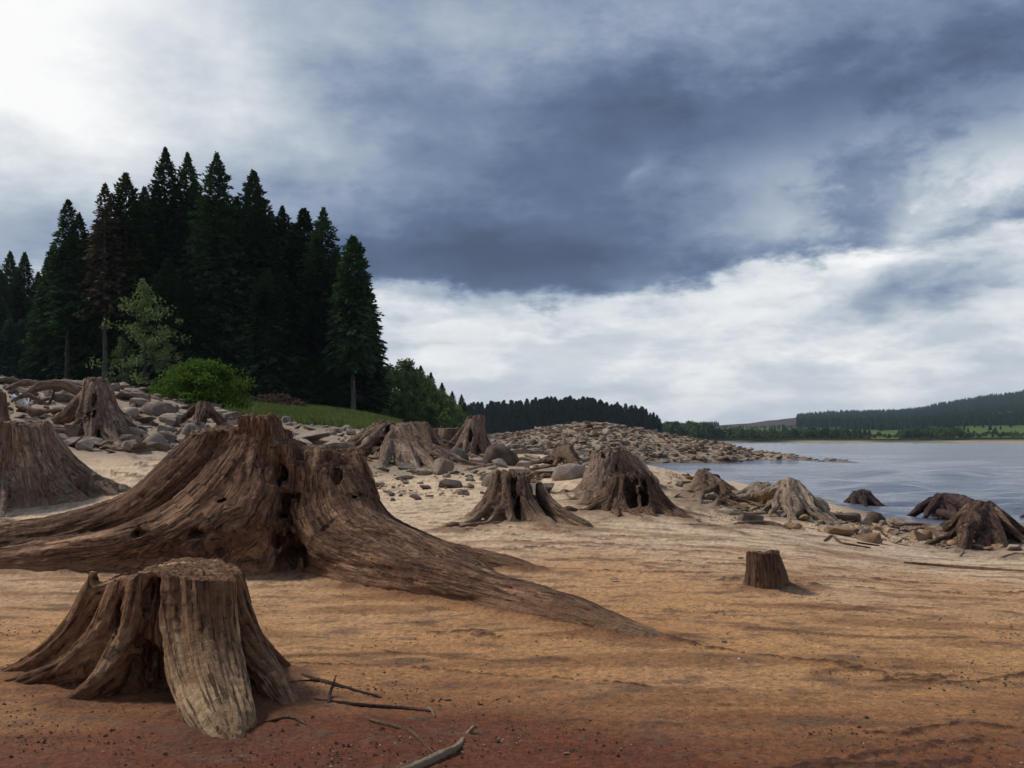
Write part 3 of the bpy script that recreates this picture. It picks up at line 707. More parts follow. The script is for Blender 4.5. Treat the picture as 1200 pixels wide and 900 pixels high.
vattr(me, 'tint', np.concatenate([cols, np.ones((len(cols), 1))], 1), 'FLOAT_COLOR')
tag(link('hills', me), 'wooded hills with fields and heath across the lake', kind='structure')
# the forest on the hills: far-off mass
rng = np.random.RandomState(31); n = 15000
px = rng.uniform(775, 1330, n); t = rng.rand(n) ** 0.8; d = np.exp(math.log(D0 + 60) + t * (math.log(D1 * 1.04) - math.log(D0 + 60)))
zq = zone(px, d); keep = (zq == 0) | ((zq == 3) & (rng.rand(n) < 0.22)) | ((zq == 1) & (rng.rand(n) < 0.02))
px, d, zq = px[keep], d[keep], zq[keep]; n = len(px)
x = (px - 600) / FPX * d; z = hill_z(px, d) + 3.0 * fbm(np.stack([x, d, x * 0], 1) * 0.006, 3) * sstep(d, 500, 900)
h = (5.5 + 4.5 * rng.rand(n)) * np.where(zq == 3, 0.45, 1.0) * (0.45 + 0.55 * sstep(d, 520, 1000)); r = h * (0.20 + 0.08 * rng.rand(n))
Vs, Fs = [], []
for k in range(5):
    a = 2 * math.pi * k / 5 + rng.rand(n)
    Vs.append(np.stack([x + r * np.cos(a), d + r * np.sin(a), z + h * 0.08], 1))
for k in range(5):
    a = 2 * math.pi * (k + .5) / 5 + rng.rand(n) * 0.5
    Vs.append(np.stack([x + r * 0.72 * np.cos(a), d + r * 0.72 * np.sin(a), z + h * (0.42 + 0.1 * rng.rand(n))], 1))
Vs.append(np.stack([x, d, z + h], 1))
V = np.stack(Vs, 1).reshape(-1, 3); base = np.arange(n) * 11
for k in range(5):
    k2 = (k + 1) % 5
    for tri in ((k, k2, 5 + k), (5 + k, k2, 5 + k2), (5 + k, 5 + k2, 10)):
        Fs.append(np.stack([base + q for q in tri], 1))
me = mesh_np('hillside_forest', V, np.concatenate(Fs), M_FARF, False)
tag(link('hillside_forest', me), 'dark conifer forest covering the far hills', 'forest', kind='stuff')
# broadleaved trees along the far shore, individually
rb = random.Random(12)
for k in range(120):
    px = 778 + (1200 - 778) * (k + rb.random() * 0.9) / 120; dd = D0 + 32 + rb.random() ** 1.5 * 90
    hh = rb.uniform(3.6, 6.5) * (1.5 if px < 835 else (0.5 if 985 < px < 1060 or px > 1125 else 0.95))
    x = (px - 600) / FPX * dd; zz = float(hill_z(px, dd))
    place_tree('shore_tree', 'fard', (x, dd, zz), rb.random() * 6, (hh / 8 * rb.uniform(0.85, 1.3),) * 2 + (hh / 8,), 'green tree in the belt along the far shore of the lake', 'trees along the far shore')
# headland with its spruce wood
hx = np.linspace(470, 800, 60); hd = np.linspace(395, 640, 30)
PX, DD = np.meshgrid(hx, hd, indexing='ij')
def head_z(px, d): return -0.8 + 3.2 * sstep(d, 396, 430) + sstep(d, 430, 560) * np.interp(px, [500, 560, 650, 700, 750, 785], [1.0, 4.0, 7.0, 5.5, 2.0, 0.3])
ed = sstep(-PX, -796, -782)
X = ((PX - 600) / FPX * DD).ravel(); Z = (-2.5 + (head_z(PX, DD) + 2.5) * ed).ravel()
ii = np.arange(PX.size).reshape(PX.shape)
me = mesh_np('headland', np.stack([X, DD.ravel(), Z], 1), np.stack([ii[:-1, :-1].ravel(), ii[1:, :-1].ravel(), ii[1:, 1:].ravel(), ii[:-1, 1:].ravel()], 1), M_LAND)
vattr(me, 'tint', np.tile([0.03, 0.05, 0.022, 1], (PX.size, 1)), 'FLOAT_COLOR')
tag(link('headland', me), 'low wooded headland across the bay', kind='structure')
cv = spruce_crown(15, 2.6, 0.3, 41, dens=0.35, bl=1.4)
_proto['wood'] = (mesh_np('crown', *cv, M_FARF, False), mesh_np('trunk', *tube_np([(0, 0, -0.5), (0, 0, 13)], [0.22, 0.05], 5), M_BARK))
WOOD = [[], [], 0]
for k in range(296):
    row, c = divmod(k, 37)
    px = 536 + 240 * (c + 0.5 + rb.uniform(-0.35, 0.35)) / 37 + (row % 2) * 3 - 1.5; dd = 432 + row * 17 + rb.uniform(-4, 4)
    px = min(px, 773)
    top = np.interp(px, [536, 560, 600, 650, 690, 720, 750, 765, 776], [474, 471, 470, 464, 466, 471, 477, 483, 493]) + rb.uniform(-1.5, 7) + max(0, 3 - row) * 4
    x = (px - 600) / FPX * dd; zz = float(head_z(px, dd)); hh = CAMZ + (HOR - top) / FPX * dd - zz
    hh = max(hh, 6)
    sc_ = (hh / 15 * 1.15,) * 2 + (hh / 15,); rz_ = rb.random() * 6
    if row in (1, 4, 6) : place_tree('spruce_tree', 'wood', (x, dd, zz), rz_, sc_, 'dark spruce in the wood on the headland beyond the rubble', 'spruces of the headland wood')
    else:
        M_ = np.array(Matrix.LocRotScale(Vector((x, dd, zz)), Euler((0, 0, rz_)), Vector(sc_)))
        WOOD[0].append(cv[0] @ M_[:3, :3].T + M_[:3, 3]); WOOD[1].append(cv[1] + WOOD[2]); WOOD[2] += len(cv[0])
tag(link('headland_forest', mesh_np('headland_forest', np.concatenate(WOOD[0]), np.concatenate(WOOD[1]), M_FARF, False)), 'dense dark spruce wood on the headland', 'forest', kind='stuff')
# two far farmhouses above the right-hand field
M_WHITE = mat_plain('pale_render', (0.55, 0.53, 0.48), (0.7, 0.68, 0.62), 0.5)
M_SLATE = mat_plain('slate_roof', (0.10, 0.10, 0.11), (0.16, 0.155, 0.16), 0.5)
M_DARKGL = mat_plain('window_glass', (0.03, 0.035, 0.04), (0.05, 0.055, 0.06), 0.5, 0.2)
def farmhouse(px, dd, L, label):
    zz = float(hill_z(px, dd)); x = (px - 600) / FPX * dd
    r = tag(empty('farmhouse', (x, dd, zz)), label, 'house')
    bm = bmesh.new(); bmesh.ops.create_cube(bm, size=1, matrix=Matrix.Translation((0, 0, 1.8)) @ Matrix.Diagonal((L, 6, 5.2, 1)))
    me = bpy.data.meshes.new('wall'); bm.to_mesh(me); bm.free(); me.materials.append(M_WHITE); link('wall', me, r)
    v = [(-L / 2 - .4, -3.5, 4.2), (L / 2 + .4, -3.5, 4.2), (L / 2 + .4, 3.5, 4.2), (-L / 2 - .4, 3.5, 4.2), (-L / 2 - .4, 0, 7.2), (L / 2 + .4, 0, 7.2)]
    me = bpy.data.meshes.new('roof'); me.from_pydata(v, [], [(0, 1, 5, 4), (2, 3, 4, 5), (0, 4, 3), (1, 2, 5), (3, 2, 1, 0)]); me.materials.append(M_SLATE); link('roof', me, r)
    bm = bmesh.new(); bmesh.ops.create_cube(bm, size=1, matrix=Matrix.Diagonal((1.2, 0.12, 1.3, 1))); mw = bpy.data.meshes.new('window'); bm.to_mesh(mw); bm.free(); mw.materials.append(M_DARKGL)
    for wx in (-0.3, 0.3):
        for wz in (1.4, 3.2):
            q = link('window', mw, r); q.location = (wx * L, -3.05, wz)
    return r
farmhouse(1172, 1000, 13, 'larger pale farmhouse above the green field across the lake')
farmhouse(1184, 1010, 8, 'smaller pale farm building right of the larger one across the lake')

# ------------------------------------------------------------------ weathered wood
def mat_wood(name, dark, mid, light, streak=0.5, sandy=0.7, sandc=(0.36, 0.21, 0.12), foot=None):
    m = bpy.data.materials.new(name); m.use_nodes = True; n = NT(m.node_tree); n.nt.nodes.clear()
    fb = n.node('ShaderNodeAttribute', attribute_name='fib').outputs['Vector']
    gh = n.node('ShaderNodeAttribute', attribute_name='gh').outputs['Fac']
    pos = n.node('ShaderNodeNewGeometry').outputs['Position']
    f1 = n.noise(n.vm('MULTIPLY', fb, (1, 1, 0.06)), 60, 7, 0.68, 0.3)
    f2 = n.noise(n.vm('MULTIPLY', fb, (1, 1, 0.12)), 13, 5, 0.6, 0.3)
    f3 = n.noise(n.vm('MULTIPLY', fb, (1, 1, 0.35)), 4.0, 4, 0.6)
    f4 = n.noise(pos, 26, 5, 0.65)
    f5 = n.noise(pos, 9, 7, 0.7)
    f = n.m('ADD', n.m('MULTIPLY', f1, 0.33), n.m('ADD', n.m('MULTIPLY', f2, 0.27), n.m('ADD', n.m('MULTIPLY', f3, 0.17), n.m('MULTIPLY', f5, 0.23))))
    c = n.ramp(f, [(0.40, dark), (0.50, mid), (0.60, light)])
    if foot:      # bark-free, bleached lower end of a root
        fm = n.smooth(n.m('ADD', gh, n.m('MULTIPLY', n.m('SUBTRACT', f2, 0.5), 0.9)), 0.12, 0.30, 1.0, 0.0)
        c = n.mix(fm, c, n.ramp(f, [(0.38, foot[0]), (0.48, foot[1]), (0.60, foot[2])]))
    pale = n.m('MULTIPLY', n.smooth(f3, 0.53, 0.66), n.smooth(f2, 0.45, 0.6))
    c = n.mix(n.m('MULTIPLY', pale, streak), c, tuple(min(0.8, q * 1.55) for q in light))
    wnn = n.node('ShaderNodeTexNoise'); wnn.inputs['Scale'].default_value = 7; n.link(n.vm('MULTIPLY', fb, (1, 1, 0.4)), wnn.inputs['Vector']); wn_ = wnn.outputs['Color']
    vo = n.node('ShaderNodeTexVoronoi', feature='DISTANCE_TO_EDGE'); vo.inputs['Scale'].default_value = 15
    n.link(n.vm('ADD', n.vm('MULTIPLY', fb, (1, 1, 0.028)), n.vm('MULTIPLY', n.vm('SUBTRACT', wn_, (0.5, 0.5, 0.5)), (0.07, 0.07, 0.02))), vo.inputs['Vector'])
    vcr = n.m('MULTIPLY', n.smooth(vo.outputs['Distance'], 0.0, 0.09, 1.0, 0.0), n.smooth(f5, 0.46, 0.60))
    crack = n.m('MAXIMUM', n.smooth(f1, 0.36, 0.42, 1.0, 0.0), vcr)
    c = n.mix(n.m('MULTIPLY', crack, 0.75), c, tuple(q * 0.4 for q in dark))
    c = n.mix(1.0, c, n.ramp(f4, [(0.3, (0.75, 0.73, 0.70)), (0.7, (1.2, 1.2, 1.2))]), 'MULTIPLY')
    sf = n.smooth(n.m('ADD', gh, n.m('MULTIPLY', n.m('SUBTRACT', f4, 0.5), 0.18)), 0.0, 0.16, 1.0, 0.0)
    c = n.mix(n.m('MULTIPLY', sf, sandy), c, sandc)
    b = n.node('ShaderNodeBsdfPrincipled'); n.link(c, b.inputs['Base Color'])
    b.inputs['Roughness'].default_value = 0.88; b.inputs['Specular IOR Level'].default_value = 0.2
    h = n.m('ADD', n.m('MULTIPLY', f1, 0.6), n.m('ADD', n.m('MULTIPLY', f2, 0.8), n.m('MULTIPLY', f5, 0.9)))
    h = n.m('SUBTRACT', h, n.m('MULTIPLY', crack, 0.35))
    n.link(n.bump(h, 1.0, 0.05), b.inputs['Normal'])
    o = n.node('ShaderNodeOutputMaterial'); n.link(b.outputs[0], o.inputs[0])
    return m
W_BIG = mat_wood('dark_brown_wood', (0.050, 0.021, 0.012), (0.170, 0.085, 0.046), (0.47, 0.275, 0.160), 0.5)
W_BLEACH = mat_wood('bleached_split_wood', (0.095, 0.038, 0.018), (0.28, 0.140, 0.070), (0.52, 0.325, 0.18), 0.9, 0.35, (0.17, 0.060, 0.025), foot=((0.12, 0.055, 0.028), (0.38, 0.225, 0.115), (0.78, 0.58, 0.34)))
W_FORE = mat_wood('pale_split_wood', (0.095, 0.038, 0.018), (0.28, 0.140, 0.070), (0.52, 0.325, 0.18), 1.0, 0.4, (0.17, 0.060, 0.025))
W_MID = mat_wood('grey_brown_wood', (0.09, 0.050, 0.034), (0.23, 0.148, 0.102), (0.43, 0.31, 0.225), 0.5, 0.6, (0.42, 0.30, 0.2))
W_DUST = mat_wood('sand_coated_wood', (0.075, 0.040, 0.026), (0.185, 0.110, 0.070), (0.33, 0.215, 0.14), 0.3, 0.85, (0.42, 0.29, 0.18))
W_PALE = mat_wood('bleached_root_wood', (0.16, 0.105, 0.07), (0.34, 0.245, 0.17), (0.50, 0.39, 0.28), 0.5, 0.4, (0.42, 0.3, 0.2))
W_WET = mat_wood('wet_dark_wood', (0.030, 0.017, 0.015), (0.075, 0.042, 0.036), (0.16, 0.10, 0.08), 0.35, 0.2, (0.1, 0.06, 0.045))
W_CUT = mat_wood('reddish_cut_wood', (0.075, 0.040, 0.026), (0.15, 0.085, 0.055), (0.24, 0.15, 0.095), 0.2, 0.3, (0.34, 0.2, 0.11))

CONTACT = []
def smin(a, b, k):
    h = np.maximum(k - np.abs(a - b), 0) / k
    return np.minimum(a, b) - h * h * k * 0.25
class Strand:
    def __init__(s, pts, rad, root=-1, c=1.0, z_up=1.0):
        s.p = np.array([list(q) for q in pts], dtype=float); s.r = np.array(rad, dtype=float); s.root = root; s.c = c
        # smooth resample
        n = len(s.p)
        if n > 2:
            t = np.arange(n); tt = np.linspace(0, n - 1, (n - 1) * 3 + 1)
            def cr(a):
                out = []
                for q in tt:
                    i = min(int(q), n - 2); f = q - i
                    p0, p1, p2, p3 = a[max(i - 1, 0)], a[i], a[i + 1], a[min(i + 2, n - 1)]
                    out.append(0.5 * (2 * p1 + (p2 - p0) * f + (2 * p0 - 5 * p1 + 4 * p2 - p3) * f * f + (3 * p1 - p0 - 3 * p2 + p3) * f ** 3))
                return np.array(out)
            s.p = cr(s.p); s.r = np.maximum(np.interp(tt, t, s.r), 0.004)
        # parallel-transported frame starting pointing down
        T = np.diff(s.p, axis=0); L = np.linalg.norm(T, axis=1); T /= L[:, None] + 1e-9
        s.arc = np.concatenate([[0], np.cumsum(L)])
        e1, e2, t0 = np.array([1., 0, 0]), np.array([0, 1., 0]), np.array([0, 0, -1.])
        s.E = []
        for t_ in T:
            v = np.cross(t0, t_); sn = np.linalg.norm(v); cs = float(np.dot(t0, t_))
            if sn > 1e-6:
                ax = v / sn; a = math.atan2(sn, cs); 
                def rot(u): return u * math.cos(a) + np.cross(ax, u) * math.sin(a) + ax * np.dot(ax, u) * (1 - math.cos(a))
                e1, e2 = rot(e1), rot(e2)
            s.E.append((e1.copy(), e2.copy())); t0 = t_
def seg_d(Xg, Yg, Zg, a, b, ra, rb, c):
    d = b - a; w = 0.3
    den = d[0] ** 2 + d[1] ** 2 + w * d[2] ** 2 + 1e-12
    t = ((Xg - a[0]) * d[0] + (Yg - a[1]) * d[1] + w * (Zg - a[2]) * d[2]) / den
    t = np.clip(t, 0, 1)
    ox, oy, oz = Xg - a[0] - t * d[0], Yg - a[1] - t * d[1], Zg - a[2] - t * d[2]
    if c < 1: ozs = np.where(oz < 0, oz * c, oz)
    else: ozs = oz
    return np.sqrt(ox * ox + oy * oy + ozs * ozs) - (ra + t * (rb - ra)), t, ox, oy, oz
def sdf_stump(name, base, strands, vox, mat, label, topf=None, holes=(), k=0.06, groove=0.015, gfreq=14.0, split=0.6, group=None, seed=0, lump=0.02, zfloor=-0.12, cat='tree stump', rootname='root', rough_top=0.0, rmats={}):
    """grow one stump out of fibre strands; strands with the same root id beyond `split` metres become that root"""
    base = np.array(list(base))
    allp = np.concatenate([s.p for s in strands]); rmax = max(s.r.max() for s in strands)
    lo = allp.min(0) - rmax - 3 * vox; hi = allp.max(0) + rmax + 3 * vox
    gmin = ground(allp[:, 0], allp[:, 1]).min()
    lo[2] = max(lo[2], gmin + zfloor)
    n = np.ceil((hi - lo) / vox).astype(int) + 1
    BIG = 0.35
    D = np.full(n, BIG, dtype=np.float32)
    ax = [lo[i] + np.arange(n[i]) * vox for i in range(3)]
    for s in strands:
        for i in range(len(s.p) - 1):
            a, b, ra, rb = s.p[i], s.p[i + 1], s.r[i], s.r[i + 1]
            mg = max(ra, rb) + k + 2 * vox + 0.03
            l = np.minimum(a, b) - mg; h = np.maximum(a, b) + mg
            if s.c < 1: l[2] -= max(ra, rb) * (1 / s.c - 1)
            i0 = np.clip(np.floor((l - lo) / vox).astype(int), 0, n); i1 = np.clip(np.ceil((h - lo) / vox).astype(int) + 1, 0, n)
            if (i1 <= i0).any(): continue
            Xg = ax[0][i0[0]:i1[0]][:, None, None]; Yg = ax[1][i0[1]:i1[1]][None, :, None]; Zg = ax[2][i0[2]:i1[2]][None, None, :]
            q = seg_d(Xg, Yg, Zg, a, b, ra, rb, s.c)[0].astype(np.float32)
            sl = (slice(i0[0], i1[0]), slice(i0[1], i1[1]), slice(i0[2], i1[2]))
            D[sl] = smin(D[sl], q, k)
    if topf is not None:
        XX, YY = np.meshgrid(ax[0], ax[1], indexing='ij')
        Ht = topf(XX, YY)
        if rough_top:
            PP = np.stack([XX.ravel(), YY.ravel(), XX.ravel() * 0 + seed], 1)
            Ht = Ht + rough_top * (np.abs(pnoise(PP * 9)) * 1.6 + 0.8 * pnoise(PP * 30) - 0.2).reshape(XX.shape) + rough_top * 0.8 * pnoise(PP * 4).reshape(XX.shape)
        D = np.maximum(D, ((ax[2][None, None, :] - Ht[:, :, None]) * 0.8).astype(np.float32))
    for (c_, r_) in holes:
        c_ = np.array(list(c_)); r_ = np.array(r_, dtype=float)
        i0 = np.clip(np.floor((c_ - r_ * 1.5 - lo) / vox).astype(int), 0, n); i1 = np.clip(np.ceil((c_ + r_ * 1.5 - lo) / vox).astype(int), 0, n)
        if (i1 <= i0).any(): continue
        Xg = (ax[0][i0[0]:i1[0]][:, None, None] - c_[0]) / r_[0]; Yg = (ax[1][i0[1]:i1[1]][None, :, None] - c_[1]) / r_[1]; Zg = (ax[2][i0[2]:i1[2]][None, None, :] - c_[2]) / r_[2]
        e = (np.sqrt(Xg ** 2 + Yg ** 2 + Zg ** 2) - 1)
        QQ = np.stack([q.ravel() for q in np.broadcast_arrays(Xg * 1.3, Yg * 0.6, Zg * 1.1)], 1) + c_ * 3.1
        e = ((e + 0.75 * fbm(QQ, 2).reshape(e.shape)) * r_.min()).astype(np.float32)
        sl = (slice(i0[0], i1[0]), slice(i0[1], i1[1]), slice(i0[2], i1[2]))
        D[sl] = -smin(-D[sl], e, 0.03)
    D[0] = BIG; D[-1] = BIG; D[:, 0] = BIG; D[:, -1] = BIG; D[:, :, 0] = BIG; D[:, :, -1] = BIG
    g = vdb.FloatGrid(BIG); g.copyFromArray(D); P, Q = g.convertToQuads()
    P = P.astype(np.float64) * vox + lo; Q = Q.astype(np.int64)
    # normals
    N = np.zeros_like(P); fn = np.cross(P[Q[:, 2]] - P[Q[:, 0]], P[Q[:, 3]] - P[Q[:, 1]])
    for j in range(4): np.add.at(N, Q[:, j], fn)
    N /= np.linalg.norm(N, axis=1)[:, None] + 1e-9
    # orientation: towards growing D
    idx = np.clip(np.round((P + N * vox * 1.5 - lo) / vox).astype(int), 0, n - 1)
    idm = np.clip(np.round((P - N * vox * 1.5 - lo) / vox).astype(int), 0, n - 1)
    if (D[idx[:, 0], idx[:, 1], idx[:, 2]] > D[idm[:, 0], idm[:, 1], idm[:, 2]]).mean() < 0.5:
        N = -N; Q = Q[:, ::-1]
    # fibre coordinates
    nv = len(P); best = np.full(nv, 1e9); acc = np.zeros((nv, 3)); ws = np.zeros(nv); rid = np.full(nv, -1); tau = 0.03
    for s in strands:
        dmin = np.full(nv, 1e9); fc = np.zeros((nv, 3))
        for i in range(len(s.p) - 1):
            a, b = s.p[i], s.p[i + 1]
            mg = max(s.r[i], s.r[i + 1]) + k + 0.12
            m = (P[:, 0] > min(a[0], b[0]) - mg) & (P[:, 0] < max(a[0], b[0]) + mg) & (P[:, 1] > min(a[1], b[1]) - mg) & (P[:, 1] < max(a[1], b[1]) + mg)
            id_ = np.nonzero(m)[0]
            if not len(id_): continue
            q, t, ox, oy, oz = seg_d(P[id_, 0], P[id_, 1], P[id_, 2], a, b, s.r[i], s.r[i + 1], s.c)
            bt = q < dmin[id_]; id2 = id_[bt]
            e1, e2 = s.E[i]
            o1 = ox[bt] * e1[0] + oy[bt] * e1[1] + oz[bt] * e1[2]; o2 = ox[bt] * e2[0] + oy[bt] * e2[1] + oz[bt] * e2[2]
            dmin[id2] = q[bt]
            fc[id2, 0] = s.p[0, 0] + o1; fc[id2, 1] = s.p[0, 1] + o2; fc[id2, 2] = s.arc[i] + t[bt] * (s.arc[i + 1] - s.arc[i]) - s.p[0, 2]
        nb = np.minimum(best, dmin)
        sc_old = np.exp(-(best - nb) / tau); wn = np.exp(-np.clip((dmin - nb) / tau, 0, 60)) * (dmin < 1e8)
        sc_old[best > 1e8] = 0
        acc = acc * sc_old[:, None] + fc * wn[:, None]; ws = ws * sc_old + wn
        rid = np.where(dmin < best, s.root, rid); best = nb
    fib = acc / (ws[:, None] + 1e-9) - np.array([base[0], base[1], 0])
    # carve the grain
    fs = fib * np.array([1, 1, 0.10])
    n1 = pnoise(fs * gfreq + seed); n2 = pnoise(fs * gfreq * 2.3 + seed + 7); n3 = pnoise(fib * np.array([1, 1, 0.4]) * 3.5 + seed)
    disp = -groove * (1 - np.minimum(1, np.abs(n1) * 3.2)) - groove * 0.45 * (1 - np.minimum(1, np.abs(n2) * 3)) + lump * n3 + groove * 0.25 * pnoise(P * 30)
    if vox > 0.02: disp *= 1.0
    P = P + N * disp[:, None]
    gh = P[:, 2] - ground(P[:, 0], P[:, 1])
    # final normals
    N2 = np.zeros_like(P); fn = np.cross(P[Q[:, 2]] - P[Q[:, 0]], P[Q[:, 3]] - P[Q[:, 1]])
    for j in range(4): np.add.at(N2, Q[:, j], fn)
    N2 /= np.linalg.norm(N2, axis=1)[:, None] + 1e-9
    drop = (gh[Q] < -0.1).all(1); Q = Q[~drop]
    if rmax > 0.03: CONTACT.append(P[(np.abs(gh) < 0.03) & (P[:, 2] > WATER_Z + 0.05)][:, :2])
    rd = np.hypot(P[:, 0] - base[0], P[:, 1] - base[1])
    vr = np.where(rd > split, rid, -1)
    fr = vr[Q].max(1); fr = np.where((vr[Q] == fr[:, None]).sum(1) >= 3, fr, -1)
    def comps(faces):
        lb = np.arange(nv)
        for _ in range(60):
            mn = np.repeat(lb[faces].min(1), 4); old = lb.copy()
            np.minimum.at(lb, faces.ravel(), mn); lb = lb[lb]; lb = lb[lb]
            if (lb == old).all(): break
        return lb[faces[:, 0]]
    for r in sorted(set(fr.tolist()), reverse=True):
        fi = np.nonzero(fr == r)[0]; lab_ = comps(Q[fi])
        u_, c_n = np.unique(lab_, return_counts=True)
        for q_, u1 in enumerate(u_[np.argsort(-c_n)][1:]):
            mm = lab_ == u1
            fr[fi[mm]] = (1000 + 50 * r + q_) if mm.sum() >= 60 else -9  # detached pieces, trunk fragments included, become extra parts named as roots
    Q = Q[fr != -9]; fr = fr[fr != -9]
    root_o = empty(name, base); tag(root_o, label, cat, group)
    for r in [-1] + sorted(set(fr[fr >= 0].tolist())):
        f = Q[fr == r]
        if len(f) < 12:
            continue
        u, inv = np.unique(f, return_inverse=True); f2 = inv.reshape(f.shape)
        nm = 'trunk' if r == -1 else rootname
        me = mesh_np(nm, P[u] - base, f2, rmats.get(r, mat))
        vattr(me, 'fib', fib[u]); vattr(me, 'gh', gh[u], 'FLOAT')
        me.normals_split_custom_set_from_vertices([tuple(q) for q in N2[u].astype(float)])
        link(nm, me, root_o)
    return root_o

def root_path(c, R0, Hs, end, p=2.2, bend=0.0, n=8, start_in=0.7, jit=0.0, rng=None, rise=0.0):
    e = np.array(list(end)); c = np.array(list(c))
    v = e[:2] - c[:2]; L = np.linalg.norm(v); v /= L; pv = np.array([-v[1], v[0]])
    out = []
    for i in range(n):
        t = i / (n - 1)
        rr_ = R0 * start_in + (L - R0 * start_in) * t ** 1.05
        z = e[2] + (c[2] + Hs - e[2]) * (1 - t) ** p + rise * math.sin(math.pi * t)
        q = c[:2] + v * rr_ + pv * (bend * math.sin(math.pi * t) * L + (rng.normal() * jit * t if rng is not None else 0))
        out.append((q[0], q[1], z))
    return out
def stump(label, px, d, H, R0, roots, vox, mat, nring=9, seed=0, lift=0.0, flare=1.65, core=True, topcuts=(), holes=(), rough=0.03, k=None, name='tree_stump', zc=None, groove=0.015, gfreq=14, fork=0.5, ring_c=1.0, split=None, sub=0.0, tilt=(0, 0), rr=0.34, lump=0.02, group=None, wisp=4):
    """roots: (px_end, d_end, r0, r1, p, c, bend)   the foot of each root is on the ground seen there"""
    rng = np.random.RandomState(seed + 100)
    x0 = (px - 600) / FPX * d; z0 = gz(x0, d) if zc is None else zc
    if H > 50: H = CAMZ + (HOR - H) / FPX * d - z0
    c = np.array([x0, d, z0]); S = []
    for i in range(nring):
        a = 2 * math.pi * (i + rng.rand() * 0.5) / nring; r_ = R0 * rr * (0.8 + 0.5 * rng.rand())
        co, si = math.cos(a), math.sin(a); k0 = (R0 - r_) * (0.92 + 0.16 * rng.rand())
        f = (flare if lift == 0 else min(flare, 1.3)) * (0.85 + 0.3 * rng.rand())
        zb = z0 + lift * H - 0.08
        tx, ty = tilt
        S.append(Strand([(x0 + co * k0 + tx, d + si * k0 + ty, z0 + H + 0.05), (x0 + co * k0 + tx * .6, d + si * k0 + ty * .6, z0 + H * 0.6), (x0 + co * k0 * (1 + (f - 1) * .35), d + si * k0 * (1 + (f - 1) * .35), z0 + H * max(0.3, lift)), (x0 + co * k0 * f, d + si * k0 * f, zb)], [r_, r_ * 1.0, r_ * 1.1, r_ * 1.15], -1, ring_c))
    if core: S.append(Strand([(x0 + tilt[0], d + tilt[1], z0 + H + 0.05), (x0 + tilt[0] * .4, d + tilt[1] * .4, z0 + H * 0.5), (x0, d, z0 + lift * H - 0.05)], [R0 * 0.72, R0 * 0.78, R0 * (0.9 if lift == 0 else 0.6)]))
    for i, (ex, ed_, r0, r1, p, cc, bd) in enumerate(roots):
        if ed_ > 100:
            e = seat(ex, ed_) if zc is None else W(ex, ed_, (CAMZ - WATER_Z) / (ed_ - HOR) * FPX); e.z -= r1 * 0.7 + sub
        else: e = G(ex, ed_, -r1 * 0.7 - sub)
        hs = H * (0.86 + 0.1 * rng.rand())
        pts = root_path(c, R0, hs, e, p, bd, 8, 0.62, 0.02 * (vox > 0.015) + 0.01, rng)
        pts[0] = (pts[0][0] + tilt[0], pts[0][1] + tilt[1], pts[0][2])
        rd_ = [r0 * (1 - i_ / 7) ** 0.75 + r1 for i_ in range(8)]
        S.append(Strand(pts, rd_, i, cc))
        if rng.rand() < fork:
            a = np.array(pts[4]); v = np.array(list(e)) - np.array([c[0], c[1], e[2]]); pv = np.array([-v[1], v[0], 0]) * (0.28 if rng.rand() < 0.5 else -0.28)
            e2 = a + (np.array(list(e)) - a) * 0.85 + pv * 0.8; e2[2] = gz(e2[0], e2[1]) - 0.03 - sub
            mid = (a + e2) / 2 + [0, 0, 0.02]
            S.append(Strand([pts[3], a, mid, e2], [rd_[3] * 0.6, rd_[4] * 0.6, rd_[5] * 0.55, r1 * 0.7], i, cc))
    for kk in range(wisp):                      # thin surface roots wandering out over the ground
        a = math.radians(-165 + 150 * (kk + rng.rand() * 0.8) / max(wisp, 1)); L = R0 * (2.6 + 2.6 * rng.rand()) + 0.25; wr = max(vox * 1.15, 0.018 + 0.018 * rng.rand())
        pts = []; bd = rng.normal() * 0.35
        for q in range(7):
            u = q / 6; aa = a + bd * u * u + 0.10 * rng.normal() * u; rr2 = R0 * 0.9 + (L - R0 * 0.9) * u
            wx, wy = x0 + math.cos(aa) * rr2, d + math.sin(aa) * rr2; g0 = gz(wx, wy) if zc is None else z0
            pts.append((wx, wy, g0 + wr * 0.25 + max(0, H * 0.32 * (1 - u * 2.2)) + 0.035 * math.sin(q * 1.9 + kk) * (1 if q < 6 else -1)))
        S.append(Strand(pts, [wr * 1.9, wr * 1.5, wr * 1.3, wr * 1.15, wr, wr * .9, wr * .6], 60 + kk, 1.0))
    def topf(X, Y):
        h = np.full(X.shape, z0 + H)
        for (axp, ayp, rr_, dh) in topcuts:      # local offsets in metres, radius, change of height
            h = h + dh * sstep(-np.hypot(X - x0 - axp, Y - d - ayp), -rr_ * 1.15, -rr_ * 0.85)
        far = np.hypot(X - x0, Y - d) > R0 * 2.2
        return np.where(far, 1e3, h)
    hl = [((x0 + h[0], d + h[1], z0 + h[2]), h[3:6]) for h in holes]
    return sdf_stump(name, c, S, vox, mat, label, topf, hl, k or R0 * 0.22, groove, gfreq, split or R0 * 1.45, group, seed, lump, rough_top=rough)

